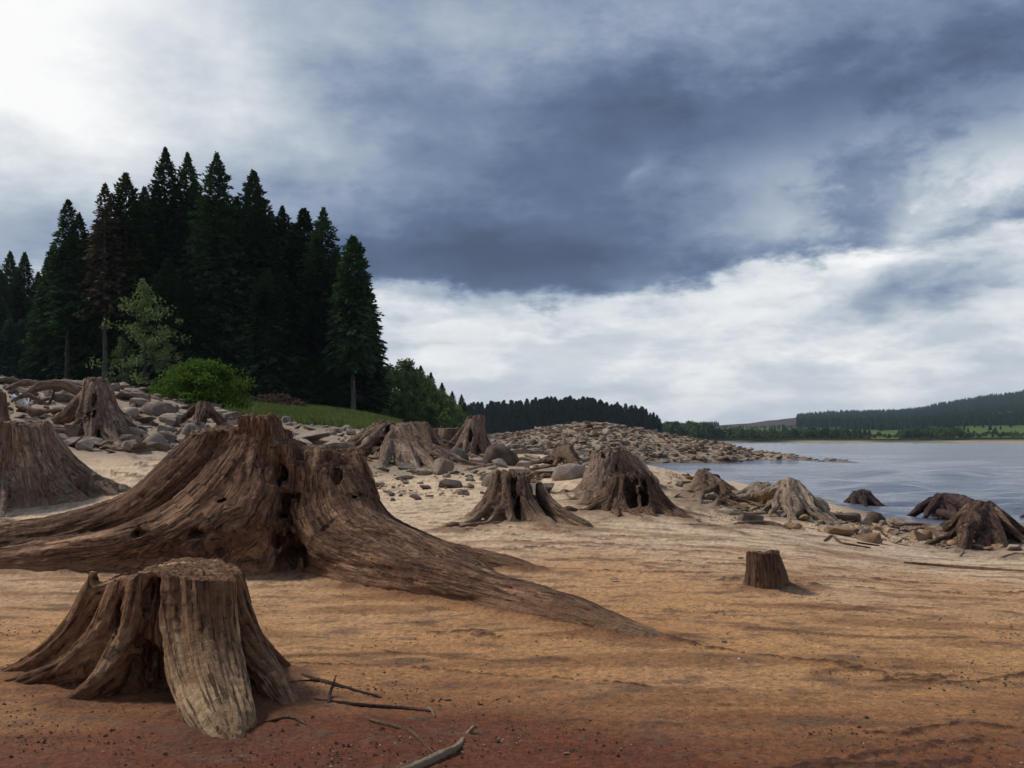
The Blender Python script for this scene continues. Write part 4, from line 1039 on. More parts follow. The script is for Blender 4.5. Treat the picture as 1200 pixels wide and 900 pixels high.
# ---- the big stump
def big_stump():
    S = []
    def st(pts, root, c=0.32): S.append(Strand([W(a, b, d) for a, b, d, r in pts], [p[3] for p in pts], root, c))
    st([(258, 503, 7.97, .17), (244, 532, 7.93, .18), (220, 558, 7.9, .18), (190, 587, 7.85, .19), (150, 610, 7.85, .18), (100, 624, 7.9, .17), (33, 637, 8.0, .16), (-50, 650, 8.15, .13), (-140, 664, 8.4, .09), (-210, 672, 8.7, .05)], 0)
    st([(290, 540, 7.8, .17), (262, 580, 7.62, .18), (215, 618, 7.5, .16), (150, 640, 7.5, .13), (70, 652, 7.6, .11), (-20, 660, 7.7, .09), (-100, 668, 7.8, .05)], 0, 0.4)
    st([(300, 560, 7.7, .17), (292, 610, 7.5, .17), (268, 648, 7.35, .13), (225, 668, 7.3, .08)], 1, 0.5)
    st([(322, 545, 7.75, .12), (318, 600, 7.62, .14), (312, 648, 7.45, .12), (300, 676, 7.32, .07)], -1, 0.6)
    st([(375, 550, 7.75, .15), (378, 600, 7.62, .19), (392, 636, 7.4, .19), (425, 655, 7.1, .16), (480, 672, 6.72, .135), (545, 690, 6.3, .12), (615, 708, 5.88, .10), (680, 727, 5.5, .075), (735, 745, 5.15, .045), (775, 757, 4.98, .02)], 2, 0.5)
    st([(408, 548, 7.85, .15), (415, 590, 7.8, .16), (436, 624, 7.5, .15), (478, 646, 7.15, .13), (525, 662, 6.8, .10), (575, 683, 6.4, .07)], 2, 0.5)
    st([(405, 550, 8.15, .14), (418, 590, 8.1, .14), (446, 624, 8.05, .13), (490, 644, 7.95, .11), (545, 658, 7.85, .085), (600, 670, 7.7, .05), (640, 677, 7.6, .02)], 3, 0.4)
    st([(340, 545, 8.5, .2), (350, 590, 8.9, .16), (380, 625, 9.5, .1), (430, 640, 10.2, .04)], 4, 0.4)
    st([(290, 545, 8.5, .2), (250, 590, 9.0, .16), (200, 615, 9.6, .1), (160, 625, 10.2, .04)], 5, 0.4)
    st([(318, 575, 7.7, .15), (270, 622, 7.42, .17), (222, 650, 7.4, .14), (160, 662, 7.5, .10), (90, 668, 7.6, .06)], 0, 0.45)
    st([(395, 575, 7.65, .15), (420, 625, 7.38, .15), (455, 650, 7.1, .12), (510, 668, 6.75, .07)], 2, 0.5)
    # trunk fibres
    cx, cy = W(343, 500, 8.1).x, 8.1; rng = np.random.RandomState(2)
    for i in range(13):
        a = 2 * math.pi * (i + rng.rand() * 0.4) / 13; r_ = 0.12 * (0.8 + 0.5 * rng.rand()); k0 = 0.52 - r_ * 0.8
        S.append(Strand([(cx + math.cos(a) * k0, cy + math.sin(a) * k0 * 0.8, 1.3), (cx + math.cos(a) * k0, cy + math.sin(a) * k0 * 0.8, 0.75), (cx + math.cos(a) * k0 * 1.05, cy + math.sin(a) * k0 * 0.95, 0.35), (cx + math.cos(a) * k0 * 1.3, cy + math.sin(a) * k0 * 1.2, -0.06)], [r_, r_, r_ * 1.2, r_ * 1.5]))
    S.append(Strand([(cx, cy, 1.25), (cx, cy, 0.5), (cx, cy, -0.1)], [0.36, 0.40, 0.52]))
    xa = lambda p, d=8.0: (p - 600) / FPX * d
    def topf(X, Y):
        p = 600 + X / 8.0 * FPX
        h = np.interp(p, [225, 238, 262, 286, 289, 326, 330, 348, 352, 360, 376, 380, 392, 424], [1.035, 1.06, 1.075, 1.09, 1.19, 1.17, 0.99, 0.95, 0.86, 0.91, 0.90, 0.93, 0.915, 0.90])
        h = np.where((Y > 8.22), np.maximum(h - 0.06, np.interp(p, [262, 300, 335, 345, 380, 420], [1.03, 1.07, 1.00, 0.93, 0.90, 0.88])), h)
        return np.where((p < 222) | (p > 440), 1e3, h)
    holes = [(W(338, 598, 7.52), (.075, .16, .13)), (W(340, 640, 7.35), (.10, .25, .15)), (W(419, 585, 7.6), (.05, .12, .05)), (W(352, 530, 7.75), (.05, .2, .10)), (W(330, 560, 7.6), (.045, .12, .13)), (W(230, 625, 7.25), (.05, .1, .03)), (W(160, 625, 7.32), (.04, .08, .025)), (W(395, 560, 7.55), (.03, .07, .09)), (W(268, 590, 7.42), (.07, .06, .035)), (W(300, 625, 7.22), (.03, .08, .06))]
    return sdf_stump('tree_stump', (cx, cy, 0.0), S, 0.0135, W_BIG, 'largest brown stump, one thick root to the left edge and another long one running right', topf, holes, 0.13, 0.011, 12.0, 0.85, None, 3, 0.05, rough_top=0.022)
big_stump()

# ---- the split pale stump in the foreground
def fore_stump():
    S = []
    def st(pts, root, c=0.5): S.append(Strand([W(a, b, d) for a, b, d, r in pts], [p[3] for p in pts], root, c))
    # left fin, two ridges
    st([(150, 664, 4.22, .06), (122, 684, 4.22, .06), (108, 705, 4.22, .055), (88, 735, 4.22, .05), (60, 764, 4.25, .045), (28, 784, 4.28, .035), (-14, 800, 4.3, .02)], 0, 0.4)
    st([(165, 660, 4.12, .065), (148, 690, 4.10, .07), (135, 722, 4.06, .07), (112, 755, 4.04, .06), (75, 782, 4.05, .04), (30, 798, 4.1, .03), (-14, 809, 4.15, .015)], 0, 0.4)
    st([(172, 665, 4.05, .06), (165, 700, 4.0, .06), (153, 745, 3.96, .058), (130, 782, 3.9, .045), (105, 808, 3.85, .025), (72, 828, 3.80, .012)], 1, 0.6)
    # front root: a broad plank-like slab running to the camera
    st([(206, 655, 3.99, .05), (207, 690, 3.93, .05), (208, 740, 3.84, .05), (215, 785, 3.72, .05), (228, 825, 3.58, .045), (244, 855, 3.44, .035), (255, 872, 3.34, .015)], 2, 0.6)
    st([(233, 655, 3.98, .055), (233, 690, 3.92, .055), (236, 740, 3.82, .055), (243, 785, 3.68, .052), (256, 825, 3.53, .045), (268, 853, 3.42, .035), (277, 872, 3.32, .015)], 2, 0.6)
    st([(258, 655, 4.02, .045), (259, 690, 3.97, .045), (262, 740, 3.88, .045), (270, 785, 3.75, .042), (280, 825, 3.6, .035), (288, 852, 3.48, .022)], 2, 0.6)
    # right roots
    st([(262, 670, 4.12, .05), (270, 695, 4.12, .055), (282, 735, 4.08, .06), (300, 770, 4.0, .05), (318, 795, 3.92, .04), (335, 820, 3.82, .03), (345, 836, 3.74, .012)], 3, 0.35)
    st([(268, 700, 4.28, .04), (285, 735, 4.3, .04), (305, 758, 4.32, .035), (325, 776, 4.34, .022), (342, 788, 4.36, .01)], 4, 0.4)
    cx, cy = W(207, 500, 4.16).x, 4.16; rng = np.random.RandomState(5)
    for i in range(12):
        a = 2 * math.pi * (i + rng.rand() * 0.4) / 12; r_ = 0.05 * (0.8 + 0.5 * rng.rand()); kx, ky = 0.245 - r_, 0.20 - r_ * 0.8
        S.append(Strand([(cx + math.cos(a) * kx, cy + math.sin(a) * ky, 0.56), (cx + math.cos(a) * kx, cy + math.sin(a) * ky, 0.35), (cx + math.cos(a) * kx * 1.03, cy + math.sin(a) * ky * 1.05, 0.18), (cx + math.cos(a) * kx * 1.15, cy + math.sin(a) * ky * 1.2, -0.05)], [r_, r_, r_ * 1.1, r_ * 1.2]))
    S.append(Strand([(cx, cy, 0.55), (cx, cy, 0.3), (cx, cy, -0.05)], [0.15, 0.16, 0.15]))
    def topf(X, Y):
        p = 600 + X / 4.05 * FPX
        h = np.interp(p, [95, 118, 122, 140, 144, 168, 172, 200, 240, 270, 284], [.395, .425, .43, .425, .45, .455, .473, .478, .468, .458, .44])
        h = h + 0.012 * sstep(Y, 4.1, 4.35)
        return np.where((p < 90) | (p > 300), 1e3, h)
    holes = [(W(170, 790, 3.86), (.06, .2, .10)), (W(192, 818, 3.80), (.07, .2, .06)), (W(184, 690, 3.96), (.014, .05, .03)), (W(189, 769, 3.80), (.016, .05, .022)), (W(141, 720, 3.98), (.018, .07, .06)), (W(186, 705, 3.92), (.012, .05, .06)), (W(172, 700, 3.94), (.014, .05, .05)), (W(292, 808, 3.82), (.03, .09, .04))]
    return sdf_stump('tree_stump', (cx, cy, 0.0), S, 0.0062, W_FORE, 'pale split stump nearest the camera, with a broad bleached root running down its front', topf, holes, 0.045, 0.0075, 24.0, 0.33, None, 9, 0.014, zfloor=-0.05, rough_top=0.008, rmats={2: W_BLEACH})
fore_stump()

# ---- stumps further off
# left edge, large, light front and dark right flank
stump('wide flat-topped stump at the left edge with a pale front and dark right flank', -8, 13.4, 495, 0.68,
      [(150, 577, .22, .04, 2.3, .35, .04), (95, 588, .20, .05, 2.0, .4, 0), (52, 592, .20, .06, 1.8, .5, 0), (10, 594, .2, .06, 1.8, .5, 0), (-60, 594, .2, .05, 2, .4, 0), (-150, 585, .2, .05, 2, .4, 0), (100, 15.2, .18, .04, 2.2, .4, 0), (-90, 15.5, .18, .04, 2, .4, 0)],
      0.022, W_MID, wisp=1, seed=3, rough=0.03, fork=0.2, topcuts=[(.45, -.1, .30, -.03)], groove=.025, gfreq=8, lump=.04, holes=[(-.05, -.62, .5, .06, .2, .2), (.5, -.5, .12, .05, .15, .05)])
# ridge stump, tall, with a hollow
stump('tall grey stump on the left rubble bank, with a dark hollow and splayed roots', 114, 22.0, 449, 0.27,
      [(62, 492, .13, .04, 1.9, .6, .05), (82, 505, .13, .05, 1.8, .6, 0), (100, 520, .14, .05, 1.5, .8, 0), (140, 522, .16, .06, 1.8, .5, 0), (190, 521, .15, .04, 2.4, .5, -.03), (165, 520, .16, .05, 2.0, .5, 0), (160, 23.8, .14, .04, 2, .6, 0), (80, 24, .13, .04, 2, .6, 0)],
      0.026, W_MID, seed=4, rough=.06, topcuts=[(.0, 0, .34, .10)], holes=[(.12, -.5, .42, .13, .25, .22), (-.16, -.45, .5, .06, .3, .25), (.12, -.48, .72, .05, .2, .2)], groove=.03, gfreq=7, lump=.04, split=.6)
# cluster of roots standing up on the bank
stump('broken root cluster with an upright slab, on the rubble bank left of the big stump', 238, 24.0, 472, .16,
      [(205, 497, .08, .03, 1.3, 1, .05), (222, 512, .08, .04, 1.0, 1, 0), (243, 508, .09, .05, .7, 1, 0), (285, 503, .08, .03, 1.5, 1, .0), (270, 508, .07, .03, 1.3, 1, .06), (262, 25.4, .08, .03, 1.4, 1, 0)],
      0.026, W_DUST, nring=4, k=.03, seed=5, lift=.5, rough=.08, holes=[(-.28, -.2, .2, .16, .3, .14), (.2, -.2, .2, .12, .3, .14)], groove=.03, gfreq=7, split=.35)
# twin stump in the middle
stump('twin-topped grey stump with tangled roots, right of the biggest one', 463, 23.6, 497, .52,
      [(398, 524, .13, .09, 1.25, .8, .03), (418, 540, .10, .07, 1.2, 1, -.10), (448, 549, .12, .07, 1.0, 1, 0), (492, 551, .13, .08, 1.2, .8, 0), (522, 551, .13, .08, 1.45, .8, 0), (552, 549, .14, .08, 1.6, .8, -.02), (470, 548, .1, .07, .9, .8, 0), (600, 549, .08, .05, 2.2, .9, 0),  (430, 25.5, .14, .04, 2, .6, 0), (510, 25.5, .14, .04, 2, .6, 0)],
      0.028, W_MID, nring=9, seed=6, k=.06, rough=.07, topcuts=[(-.33, 0, .28, .05)], holes=[(-.1, -.62, .5, .10, .35, .30), (-.38, -.55, .3, .13, .3, .2), (.12, -.62, .2, .12, .3, .16)], groove=.035, gfreq=6, lump=.045, split=.8, fork=.7)
stump('low stump leaning out from behind the twin-topped grey stump', 495, 26.2, 495, .28,
      [(530, 533, .12, .04, 2.0, .5, 0), (515, 538, .12, .04, 1.8, .5, 0), (548, 536, .12, .03, 2.2, .5, 0), (470, 27, .12, .04, 2, .6, 0)], 0.032, W_DUST, seed=7, rough=.05, groove=.03, gfreq=6, tilt=(-.12, 0))
stump('low square-topped block of a stump between the twin stump and the tall narrow one', 524, 29.5, 502, .38, [(505, 527, .12, .04, 2, .5, 0), (545, 524, .12, .04, 2, .5, 0)], 0.036, W_DUST, seed=8, rough=.03, groove=.03, gfreq=6, flare=1.15)
stump('tall narrow stump with roots spilling to its left, in front of the headland wood', 558, 26.0, 489, .24,
      [(507, 527, .12, .03, 2.2, .6, .05), (522, 533, .11, .04, 1.8, .7, 0), (540, 534, .10, .04, 1.3, .9, 0), (553, 535, .08, .03, 1.0, 1, 0), (590, 533, .10, .03, 2.6, .6, 0), (575, 27.5, .1, .03, 2.2, .6, 0)],
      0.028, W_MID, seed=9, rough=.06, topcuts=[(.05, 0, .2, .05)], groove=.03, gfreq=7, lump=.04, split=.5, holes=[(-.12, -.35, .35, .07, .2, .25)])
# centre stump with a separate right-hand fin
stump('fluted brown stump in the centre of the sand with a ragged top', 601, 11.4, 556, .25,
      [(547, 607, .10, .02, 2.0, .35, 0), (572, 612, .10, .03, 1.6, .4, 0), (601, 613, .08, .04, 1.2, .5, 0), (628, 614, .10, .03, 1.7, .4, 0), (660, 621, .09, .02, 2.6, .4, 0), (570, 12.4, .1, .02, 2, .4, 0)],
      0.016, W_DUST, wisp=3, seed=10, rough=.045, groove=.02, gfreq=11, holes=[(.05, -.32, .14, .035, .2, .16), (.0, -.30, .42, .03, .12, .12), (.24, -.12, .42, .05, .25, .14), (-.14, -.3, .46, .02, .1, .08)], split=.42, fork=.2)
S = [Strand([W(634, 572, 11.35), W(641, 584, 11.2), W(653, 597, 11.0), W(668, 607, 10.8), W(684, 614, 10.65), W(694, 618, 10.6)], [.05, .06, .07, .065, .045, .015], 0, .28),
     Strand([W(632, 568, 11.5), W(636, 590, 11.5), W(648, 606, 11.4)], [.05, .06, .06], -1, .5)]
sdf_stump('tree_stump', G(650, 11.2), S, 0.015, W_DUST, 'dark free-standing fin of root wood right of the central brown stump', None, (), .04, .015, 12, .25, None, 4, .02)
# arch stump, further back
stump('small arched stump hollow underneath, among the stones in front of the rubble mound', 660, 26.5, 523, .24,
      [(637, 549, .10, .04, 1.1, 1, 0), (648, 552, .08, .04, .9, 1, 0), (687, 555, .10, .04, 1.4, 1, 0), (678, 552, .08, .04, 1.1, 1, 0), (640, 27.5, .09, .04, 1.3, 1, 0), (690, 28, .09, .04, 1.4, 1, 0)],
      0.028, W_DUST, nring=5, k=.04, seed=11, lift=.55, rough=.06, holes=[(-.05, -.25, .26, .26, .5, .24)], groove=.03, gfreq=7, split=.5)
# pair right of centre
stump('taller reddish stump half buried in sand, pale twig roots at its left foot', 712, 15.6, 529, .27,
      [(664, 589, .13, .03, 1.9, .45, 0), (682, 592, .12, .04, 1.5, .5, 0), (700, 594, .12, .04, 1.2, .5, 0), (752, 563, .16, .05, 2.6, .4, 0), (780, 573, .14, .05, 2.2, .4, 0), (740, 17, .12, .04, 2, .4, 0)],
      0.020, W_MID, seed=12, rough=.05, groove=.025, gfreq=9, holes=[(-.1, -.40, .5, .05, .2, .25), (-.25, -.32, .2, .04, .2, .14), (.05, -.36, .3, .10, .12, .05)], split=.5, lump=.035)
S = [Strand([W(737, 534, 15.9), W(742, 536, 15.8), W(750, 545, 15.7), W(757, 556, 15.6), W(768, 566, 15.5)], [.045, .075, .09, .09, .08], 0, .8)]
sdf_stump('root_fin', G(748, 15.8), S, 0.018, W_MID, 'curved horn of root wood standing behind the reddish stump', None, (), .04, .015, 9, .9, None, 4, .02, cat='driftwood')
stump('low dark jagged-topped stump facing the sand in front of the half buried reddish one', 738, 12.9, 556, .27,
      [(674, 593, .09, .02, 2.6, .35, 0), (705, 601, .10, .03, 1.8, .4, 0), (735, 604, .09, .04, 1.2, .4, 0), (765, 607, .11, .03, 1.5, .4, 0), (795, 609, .10, .02, 2.0, .4, 0), (820, 606, .09, .02, 2.4, .4, 0), (700, 14.2, .1, .03, 2, .4, 0)],
      0.016, W_CUT, nring=12, seed=13, rough=.05, groove=.022, gfreq=10, holes=[(-.02, -.38, .22, .07, .2, .26), (.13, -.4, .2, .05, .2, .22), (.27, -.3, .45, .04, .2, .08), (-.02, -.36, .42, .025, .2, .14)], split=.5, fork=.2, k=.06)
# sheets of sand heaped against the pair: part of the ground, see the mound below
# root cluster at the water
stump('root cluster topped by a small red-brown knob at the near lake edge', 827, 19.0, 556, .09,
      [(788, 592, .06, .03, 1.3, 1, .06), (806, 599, .06, .03, 1.1, 1, 0), (818, 600, .05, .03, .9, 1, 0), (868, 578, .08, .04, 1.2, 1, 0), (832, 598, .05, .03, .9, 1, .05), (870, 592, .05, .03, 1.3, 1, -.06), (850, 586, .06, .03, 1.0, 1, -.08), (842, 595, .06, .03, 1.0, 1, .06), (800, 583, .12, .05, 1.8, .6, 0)],
      0.024, W_DUST, nring=4, seed=14, k=.03, lift=.5, rough=.05, holes=[(.14, -.3, .18, .14, .3, .12)], groove=.025, gfreq=8, split=.28, fork=.8)
# big spreading bleached roots
stump('bleached stump with smooth arching roots spread wide over the stones by the lake', 927, 15.6, 563, .105,
      [(862, 588, .065, .035, 1.15, 1, -.05), (880, 603, .05, .03, 1.0, 1, .05), (893, 603, .06, .03, .9, 1, .04), (905, 610, .05, .03, .8, 1, -.04), (984, 612, .05, .025, 1.2, 1, .05), (922, 611, .085, .04, .8, 1, 0), (935, 613, .07, .03, .9, 1, 0), (960, 612, .08, .035, 1.1, 1, .05), (972, 600, .085, .03, 1.6, 1, 0), (950, 612, .06, .03, .9, 1, 0), (880, 17.3, .08, .03, 1.6, 1, 0), (955, 17, .08, .03, 1.5, 1, 0)],
      0.018, W_PALE, nring=5, seed=15, k=.03, rr=.42, lift=.5, rough=.035, groove=.015, gfreq=10, split=.26, fork=.8, lump=.03)
stump('low knot of overlapping pale roots just left of the bleached arching stump', 893, 18.4, 566, .14,
      [(852, 583, .08, .03, 1.8, 1, 0), (872, 587, .07, .04, 1.1, 1, 0), (886, 590, .07, .04, .9, 1, 0), (905, 590, .07, .04, .9, 1, 0), (915, 585, .08, .03, 1.6, 1, 0)],
      0.020, W_PALE, nring=5, seed=16, k=.03, lift=.5, rough=.03, groove=.015, gfreq=10, split=.28, fork=.3)
# in the water
stump('small black stump standing alone in the shallows', 1008, 22.3, 575, .20,
      [(975, 597, .09, .02, 2.0, .6, 0), (992, 600, .08, .03, 1.4, .7, 0), (1015, 600, .08, .03, 1.3, .7, 0), (1036, 596, .09, .02, 2.0, .6, 0), (1050, 597, .08, .02, 2.4, .6, 0)],
      0.024, W_WET, seed=17, zc=-.62, wisp=0, rough=.05, topcuts=[(-.2, 0, .16, -.08)], holes=[(-.12, -.3, .2, .09, .2, .14)], groove=.02, gfreq=9, split=.4, fork=.1)
stump('wide dark stump in the shallows with sloping left roots, behind the near right stump', 1108, 20.4, 578, .26,
      [(1062, 604, .09, .03, 1.15, .7, 0), (1082, 607, .08, .03, 1.0, .8, 0), (1100, 606, .08, .03, 1.1, .8, 0), (1125, 609, .09, .03, 1.2, .7, 0), (1150, 610, .1, .03, 1.6, .6, 0), (1095, 22, .08, .02, 2, .6, 0)],
      0.024, W_WET, nring=8, seed=18, zc=-.62, wisp=0, topcuts=[(-.3, 0, .22, -.10), (.3, .1, .2, -.05)], k=.04,  rough=.03, groove=.02, gfreq=8, holes=[(-.2, -.35, .12, .12, .25, .16), (.05, -.4, .12, .1, .25, .14)], split=.5, fork=.1)
stump('dark stump near the right edge, raised on thick prop roots with pale fronts', 1150, 14.2, 589, .15,
      [(1128, 647, .085, .06, .65, 1, 0), (1145, 645, .06, .04, .7, 1, 0), (1160, 645, .06, .05, .75, 1, 0), (1182, 645, .085, .05, .9, 1, 0), (1207, 640, .09, .04, 1.1, 1, 0), (1222, 632, .08, .03, 1.3, 1, 0), (1098, 627, .07, .03, 1.4, 1, .04), (1110, 636, .06, .03, 1.1, 1, -.03), (1165, 15.6, .09, .03, 1.2, 1, 0), (1195, 15.4, .08, .03, 1.4, 1, 0), (1115, 15.4, .07, .03, 1.3, 1, 0), (1080, 621, .05, .03, 1.5, 1, 0)],
      0.018, mat_wood('half_wet_wood', (0.028, 0.014, 0.010), (0.10, 0.054, 0.036), (0.32, 0.20, 0.125), 0.8, 0.2, (.2, .12, .08)), nring=5, seed=19, k=.035, lift=.55, rough=.035, holes=[(.14, -.3, .14, .14, .3, .2)], groove=.02, gfreq=9, split=.3, fork=.2)
S = [Strand([W(1184, 617, 19.2), W(1196, 610, 19.1), W(1215, 604, 19.0), W(1235, 606, 19.0), W(1250, 618, 19.0)], [.04, .08, .11, .1, .05], -1, .6)]
sdf_stump('sunken_root', G(1210, 19), S, 0.024, W_WET, 'dark root rising from the shallows at the right edge', None, (), .04, .015, 9, 9, None, 4, .02, cat='driftwood')
# little cut stump
stump('small upright cut stump standing alone on the bare sand, right of centre', 897, 6.75, 647, .108,
      [(930, 688, .045, .018, 2.6, .5, 0), (872, 689, .03, .015, 3.0, .6, 0)],
      0.0095, W_CUT, nring=10, seed=20, rough=.012, topcuts=[(.07, 0, .06, .012)], groove=.007, gfreq=28, split=.5, fork=0, wisp=0, flare=1.12, lump=.008, tilt=(-.015, 0))
# left-edge stump behind
stump('thick brown stump cut off at the left edge, behind the wide stump', -18, 19.5, 460, .40, [(25, 540, .15, .04, 2.2, .5, 0), (-60, 545, .15, .05, 2, .5, 0)], 0.032, W_DUST, seed=22, rough=.05, groove=.03, gfreq=6)

# ---- driftwood logs and roots: one tube of weathered wood each
def log(pts, rads, mat, label, cat='driftwood', group=None, vox=None, name='driftwood', bury=0.0, groove=None):
    P = []
    for q in pts:
        if len(q) == 2: v = seat(*q); v.z += rads[0] * 0.5 - bury
        elif len(q) == 3 and q[2] == 'g': v = seat(q[0], q[1])
        else: v = W(*q)
        P.append(v)
    rm = max(rads); vx = vox or max(0.006, rm / 4.5)
    g = groove if groove is not None else rm * 0.12
    return sdf_stump(name, P[len(P) // 2], [Strand(P, rads, -1, 1.0)], vx, mat, label, None, (), rm * 0.5, g, 1.0 / rm, 99, group, len(label), rm * 0.15, cat=cat)
log([(8, 456, 25), (25, 449, 25.2), (50, 450, 25.4), (75, 452, 25.6), (110, 458, 25.6)], [.05, .08, .08, .075, .04], W_MID, 'long grey root lying along the crest of the left bank')
log([(32, 462, 24), (44, 454, 24), (60, 450.5, 24), (78, 452, 24), (93, 461, 24)], [.05, .10, .11, .11, .07], W_MID, 'arched grey root humped over the rocks left of the tall ridge stump')
log([(14, 470, 23), (30, 463, 23), (44, 468, 23), (56, 474, 23)], [.04, .06, .05, .03], W_MID, 'short forked root below the arched one at the far left')
log([(58, 472, 22.5), (62, 464, 22.6), (64, 456, 22.6)], [.03, .03, .02], W_WET, 'thin dark prop of root under the arched grey root')
log([(152, 480), (162, 473), (172, 466), (186, 469)], [.05, .08, .08, .04], W_DUST, 'curled dark root end lying on the rocks in front of the round bush')
log([(92, 512), (110, 522), (135, 528), (170, 529), (225, 528)], [.05, .07, .07, .06, .05], W_MID, 'long straight root lying along the foot of the left rubble bank')
log([(96, 508), (118, 515), (140, 524)], [.03, .04, .03], W_PALE, 'thin pale root crossing above the long straight one on the left bank')
log([(139, 484), (160, 488), (176, 492)], [.03, .04, .02], W_DUST, 'thin brown root between slabs of rock right of the tall ridge stump')
log([(440, 498), (420, 502), (395, 507), (380, 512)], [.05, .07, .06, .03], W_MID, 'grey pole lying on the crest left of the twin-topped stump')
log([(590, 533), (612, 531), (640, 533), (655, 536)], [.07, .09, .08, .05], W_DUST, 'long horizontal log lying left of the arched stump')
log([(588, 541), (615, 540), (636, 543)], [.05, .06, .04], W_DUST, 'second shorter log lying just below the long horizontal one')
log([(545, 553), (560, 549), (580, 546), (596, 543)], [.03, .05, .06, .05], W_MID, 'rounded grey root in the stones right of the twin stump roots')
log([(690, 606), (670, 600), (640, 600), (612, 596)], [.02, .035, .035, .02], W_DUST, 'flat root partly buried behind the central fin')
log([(966, 635), (975, 629), (985, 637), (1000, 640), (1020, 643)], [.012, .02, .018, .015, .008], W_CUT, 'thin dark branch with an upturned end on the sand near the right stump')
log([(1028, 618, 13.6), (1038, 628, 13.4), (1049, 636, 13.2)], [.012, .014, .012], W_WET, 'straight thin stick leaning among the stones left of the right stump')
log([(1005, 637), (1030, 640)], [.012, .01], W_WET, 'short dark stick lying flat on the sand by the yellow stones')
log([(1082, 621), (1095, 628), (1110, 634), (1140, 641)], [.05, .075, .08, .05], W_CUT, 'reddish broken root lying at the foot of the dark right stump')
log([(1104, 637), (1125, 640), (1145, 644)], [.05, .07, .04], W_CUT, 'rusty brown log end lying in front of the dark right stump')
log([(1060, 626), (1085, 622), (1110, 620), (1128, 613)], [.03, .05, .05, .03], W_WET, 'dark root reaching left from the right stump along the waterline')
log([(1125, 652), (1128, 646, 12.1), (1131, 641, 12.1)], [.012, .014, .008], W_PALE, 'small pale twig standing in front of the right stump')
log([(1060, 660), (1100, 664), (1150, 668), (1210, 672)], [.012, .02, .022, .015], W_CUT, 'long thin root half buried in the sand at the right edge')
log([(660, 576, 14.8), (668, 583, 14.6), (672, 592, 14.5)], [.015, .02, .015], W_PALE, 'pale twiggy root end at the left foot of the reddish stump')
log([(668, 588, 14.5), (678, 590, 14.4), (685, 596, 14.3)], [.015, .018, .01], W_PALE, 'second pale root twig at the left foot of the reddish stump')
log([(868, 628), (850, 622), (830, 619), (800, 616)], [.02, .04, .04, .02], W_DUST, 'flat brown root on the dark stones below the root cluster')
log([(860, 617), (885, 616), (905, 618), (925, 622)], [.03, .055, .055, .03], W_CUT, 'red-brown flake of root lying below the bleached arching stump')
log([(1112, 584, 18.5), (1128, 588, 17.0), (1140, 596, 15.6), (1150, 606, 14.6)], [.09, .11, .11, .08], W_WET, 'dark root bridging the stump in the shallows and the dark right-hand stump')
log([(1100, 600, 16.5), (1120, 606, 15.5), (1135, 618, 14.6), (1140, 632, 14.0)], [.05, .08, .08, .05], W_WET, 'dark bent root in the gap left of the dark right-hand stump')
for pts_, rd_, mt_, lb_ in [
    ([(498, 510, 26.5), (512, 518, 26), (524, 527, 25.6), (536, 536, 25)], [.04, .06, .06, .03], W_MID, 'crooked root slanting down left of the tall narrow stump'),
    ([(476, 509, 26.5), (492, 514, 26), (512, 515, 25.8), (535, 521, 25.5)], [.03, .05, .05, .03], W_DUST, 'thin root lying between the twin-topped stump and the tall narrow one'),
    ([(598, 552), (620, 553), (648, 548)], [.04, .06, .04], W_MID, 'curved grey root on the stones behind the central stump'),
    ([(590, 526), (615, 524), (652, 527)], [.06, .08, .05], W_DUST, 'long root lying behind the horizontal log in front of the rubble mound'),
    ([(686, 566), (700, 560), (716, 551, 17.5)], [.05, .07, .05], W_MID, 'root rising towards the reddish half buried stump from the left'),
    ([(768, 598), (795, 601), (832, 608)], [.03, .05, .02], W_DUST, 'flat root on the sand between the jagged stump and the stones'),
    ([(838, 601), (868, 606), (905, 604)], [.03, .055, .04], W_MID, 'grey root lying across the stones left of the bleached stump'),
    ([(800, 585), (822, 592), (848, 590), (872, 596)], [.03, .045, .045, .03], W_PALE, 'pale twisted root in front of the knobbed root cluster'),
    ([(1040, 621), (1062, 617), (1088, 618), (1108, 624)], [.03, .05, .05, .03], W_CUT, 'reddish root lying along the waterline left of the right-hand stump'),
    ([(1170, 657), (1190, 652), (1212, 654)], [.02, .035, .03], W_CUT, 'rusty root end at the right edge below the dark stump'),
    ([(352, 523), (375, 519), (402, 523)], [.04, .06, .04], W_MID, 'grey root on the slab left of the twin-topped stump'),
    ([(245, 523), (262, 517), (285, 514), (300, 518)], [.03, .05, .05, .03], W_DUST, 'brown root on the bank just left of the peak of the biggest stump'),
    ([(196, 517), (214, 503), (232, 500)], [.03, .05, .03], W_MID, 'short grey root leaning on stones beside the broken root cluster'),
    ([(20, 476, 22.5), (45, 482, 22.3), (70, 481, 22.2)], [.04, .06, .04], W_DUST, 'low brown root across the stones at the far left of the bank')]:
    log(pts_, rd_, mt_, lb_)
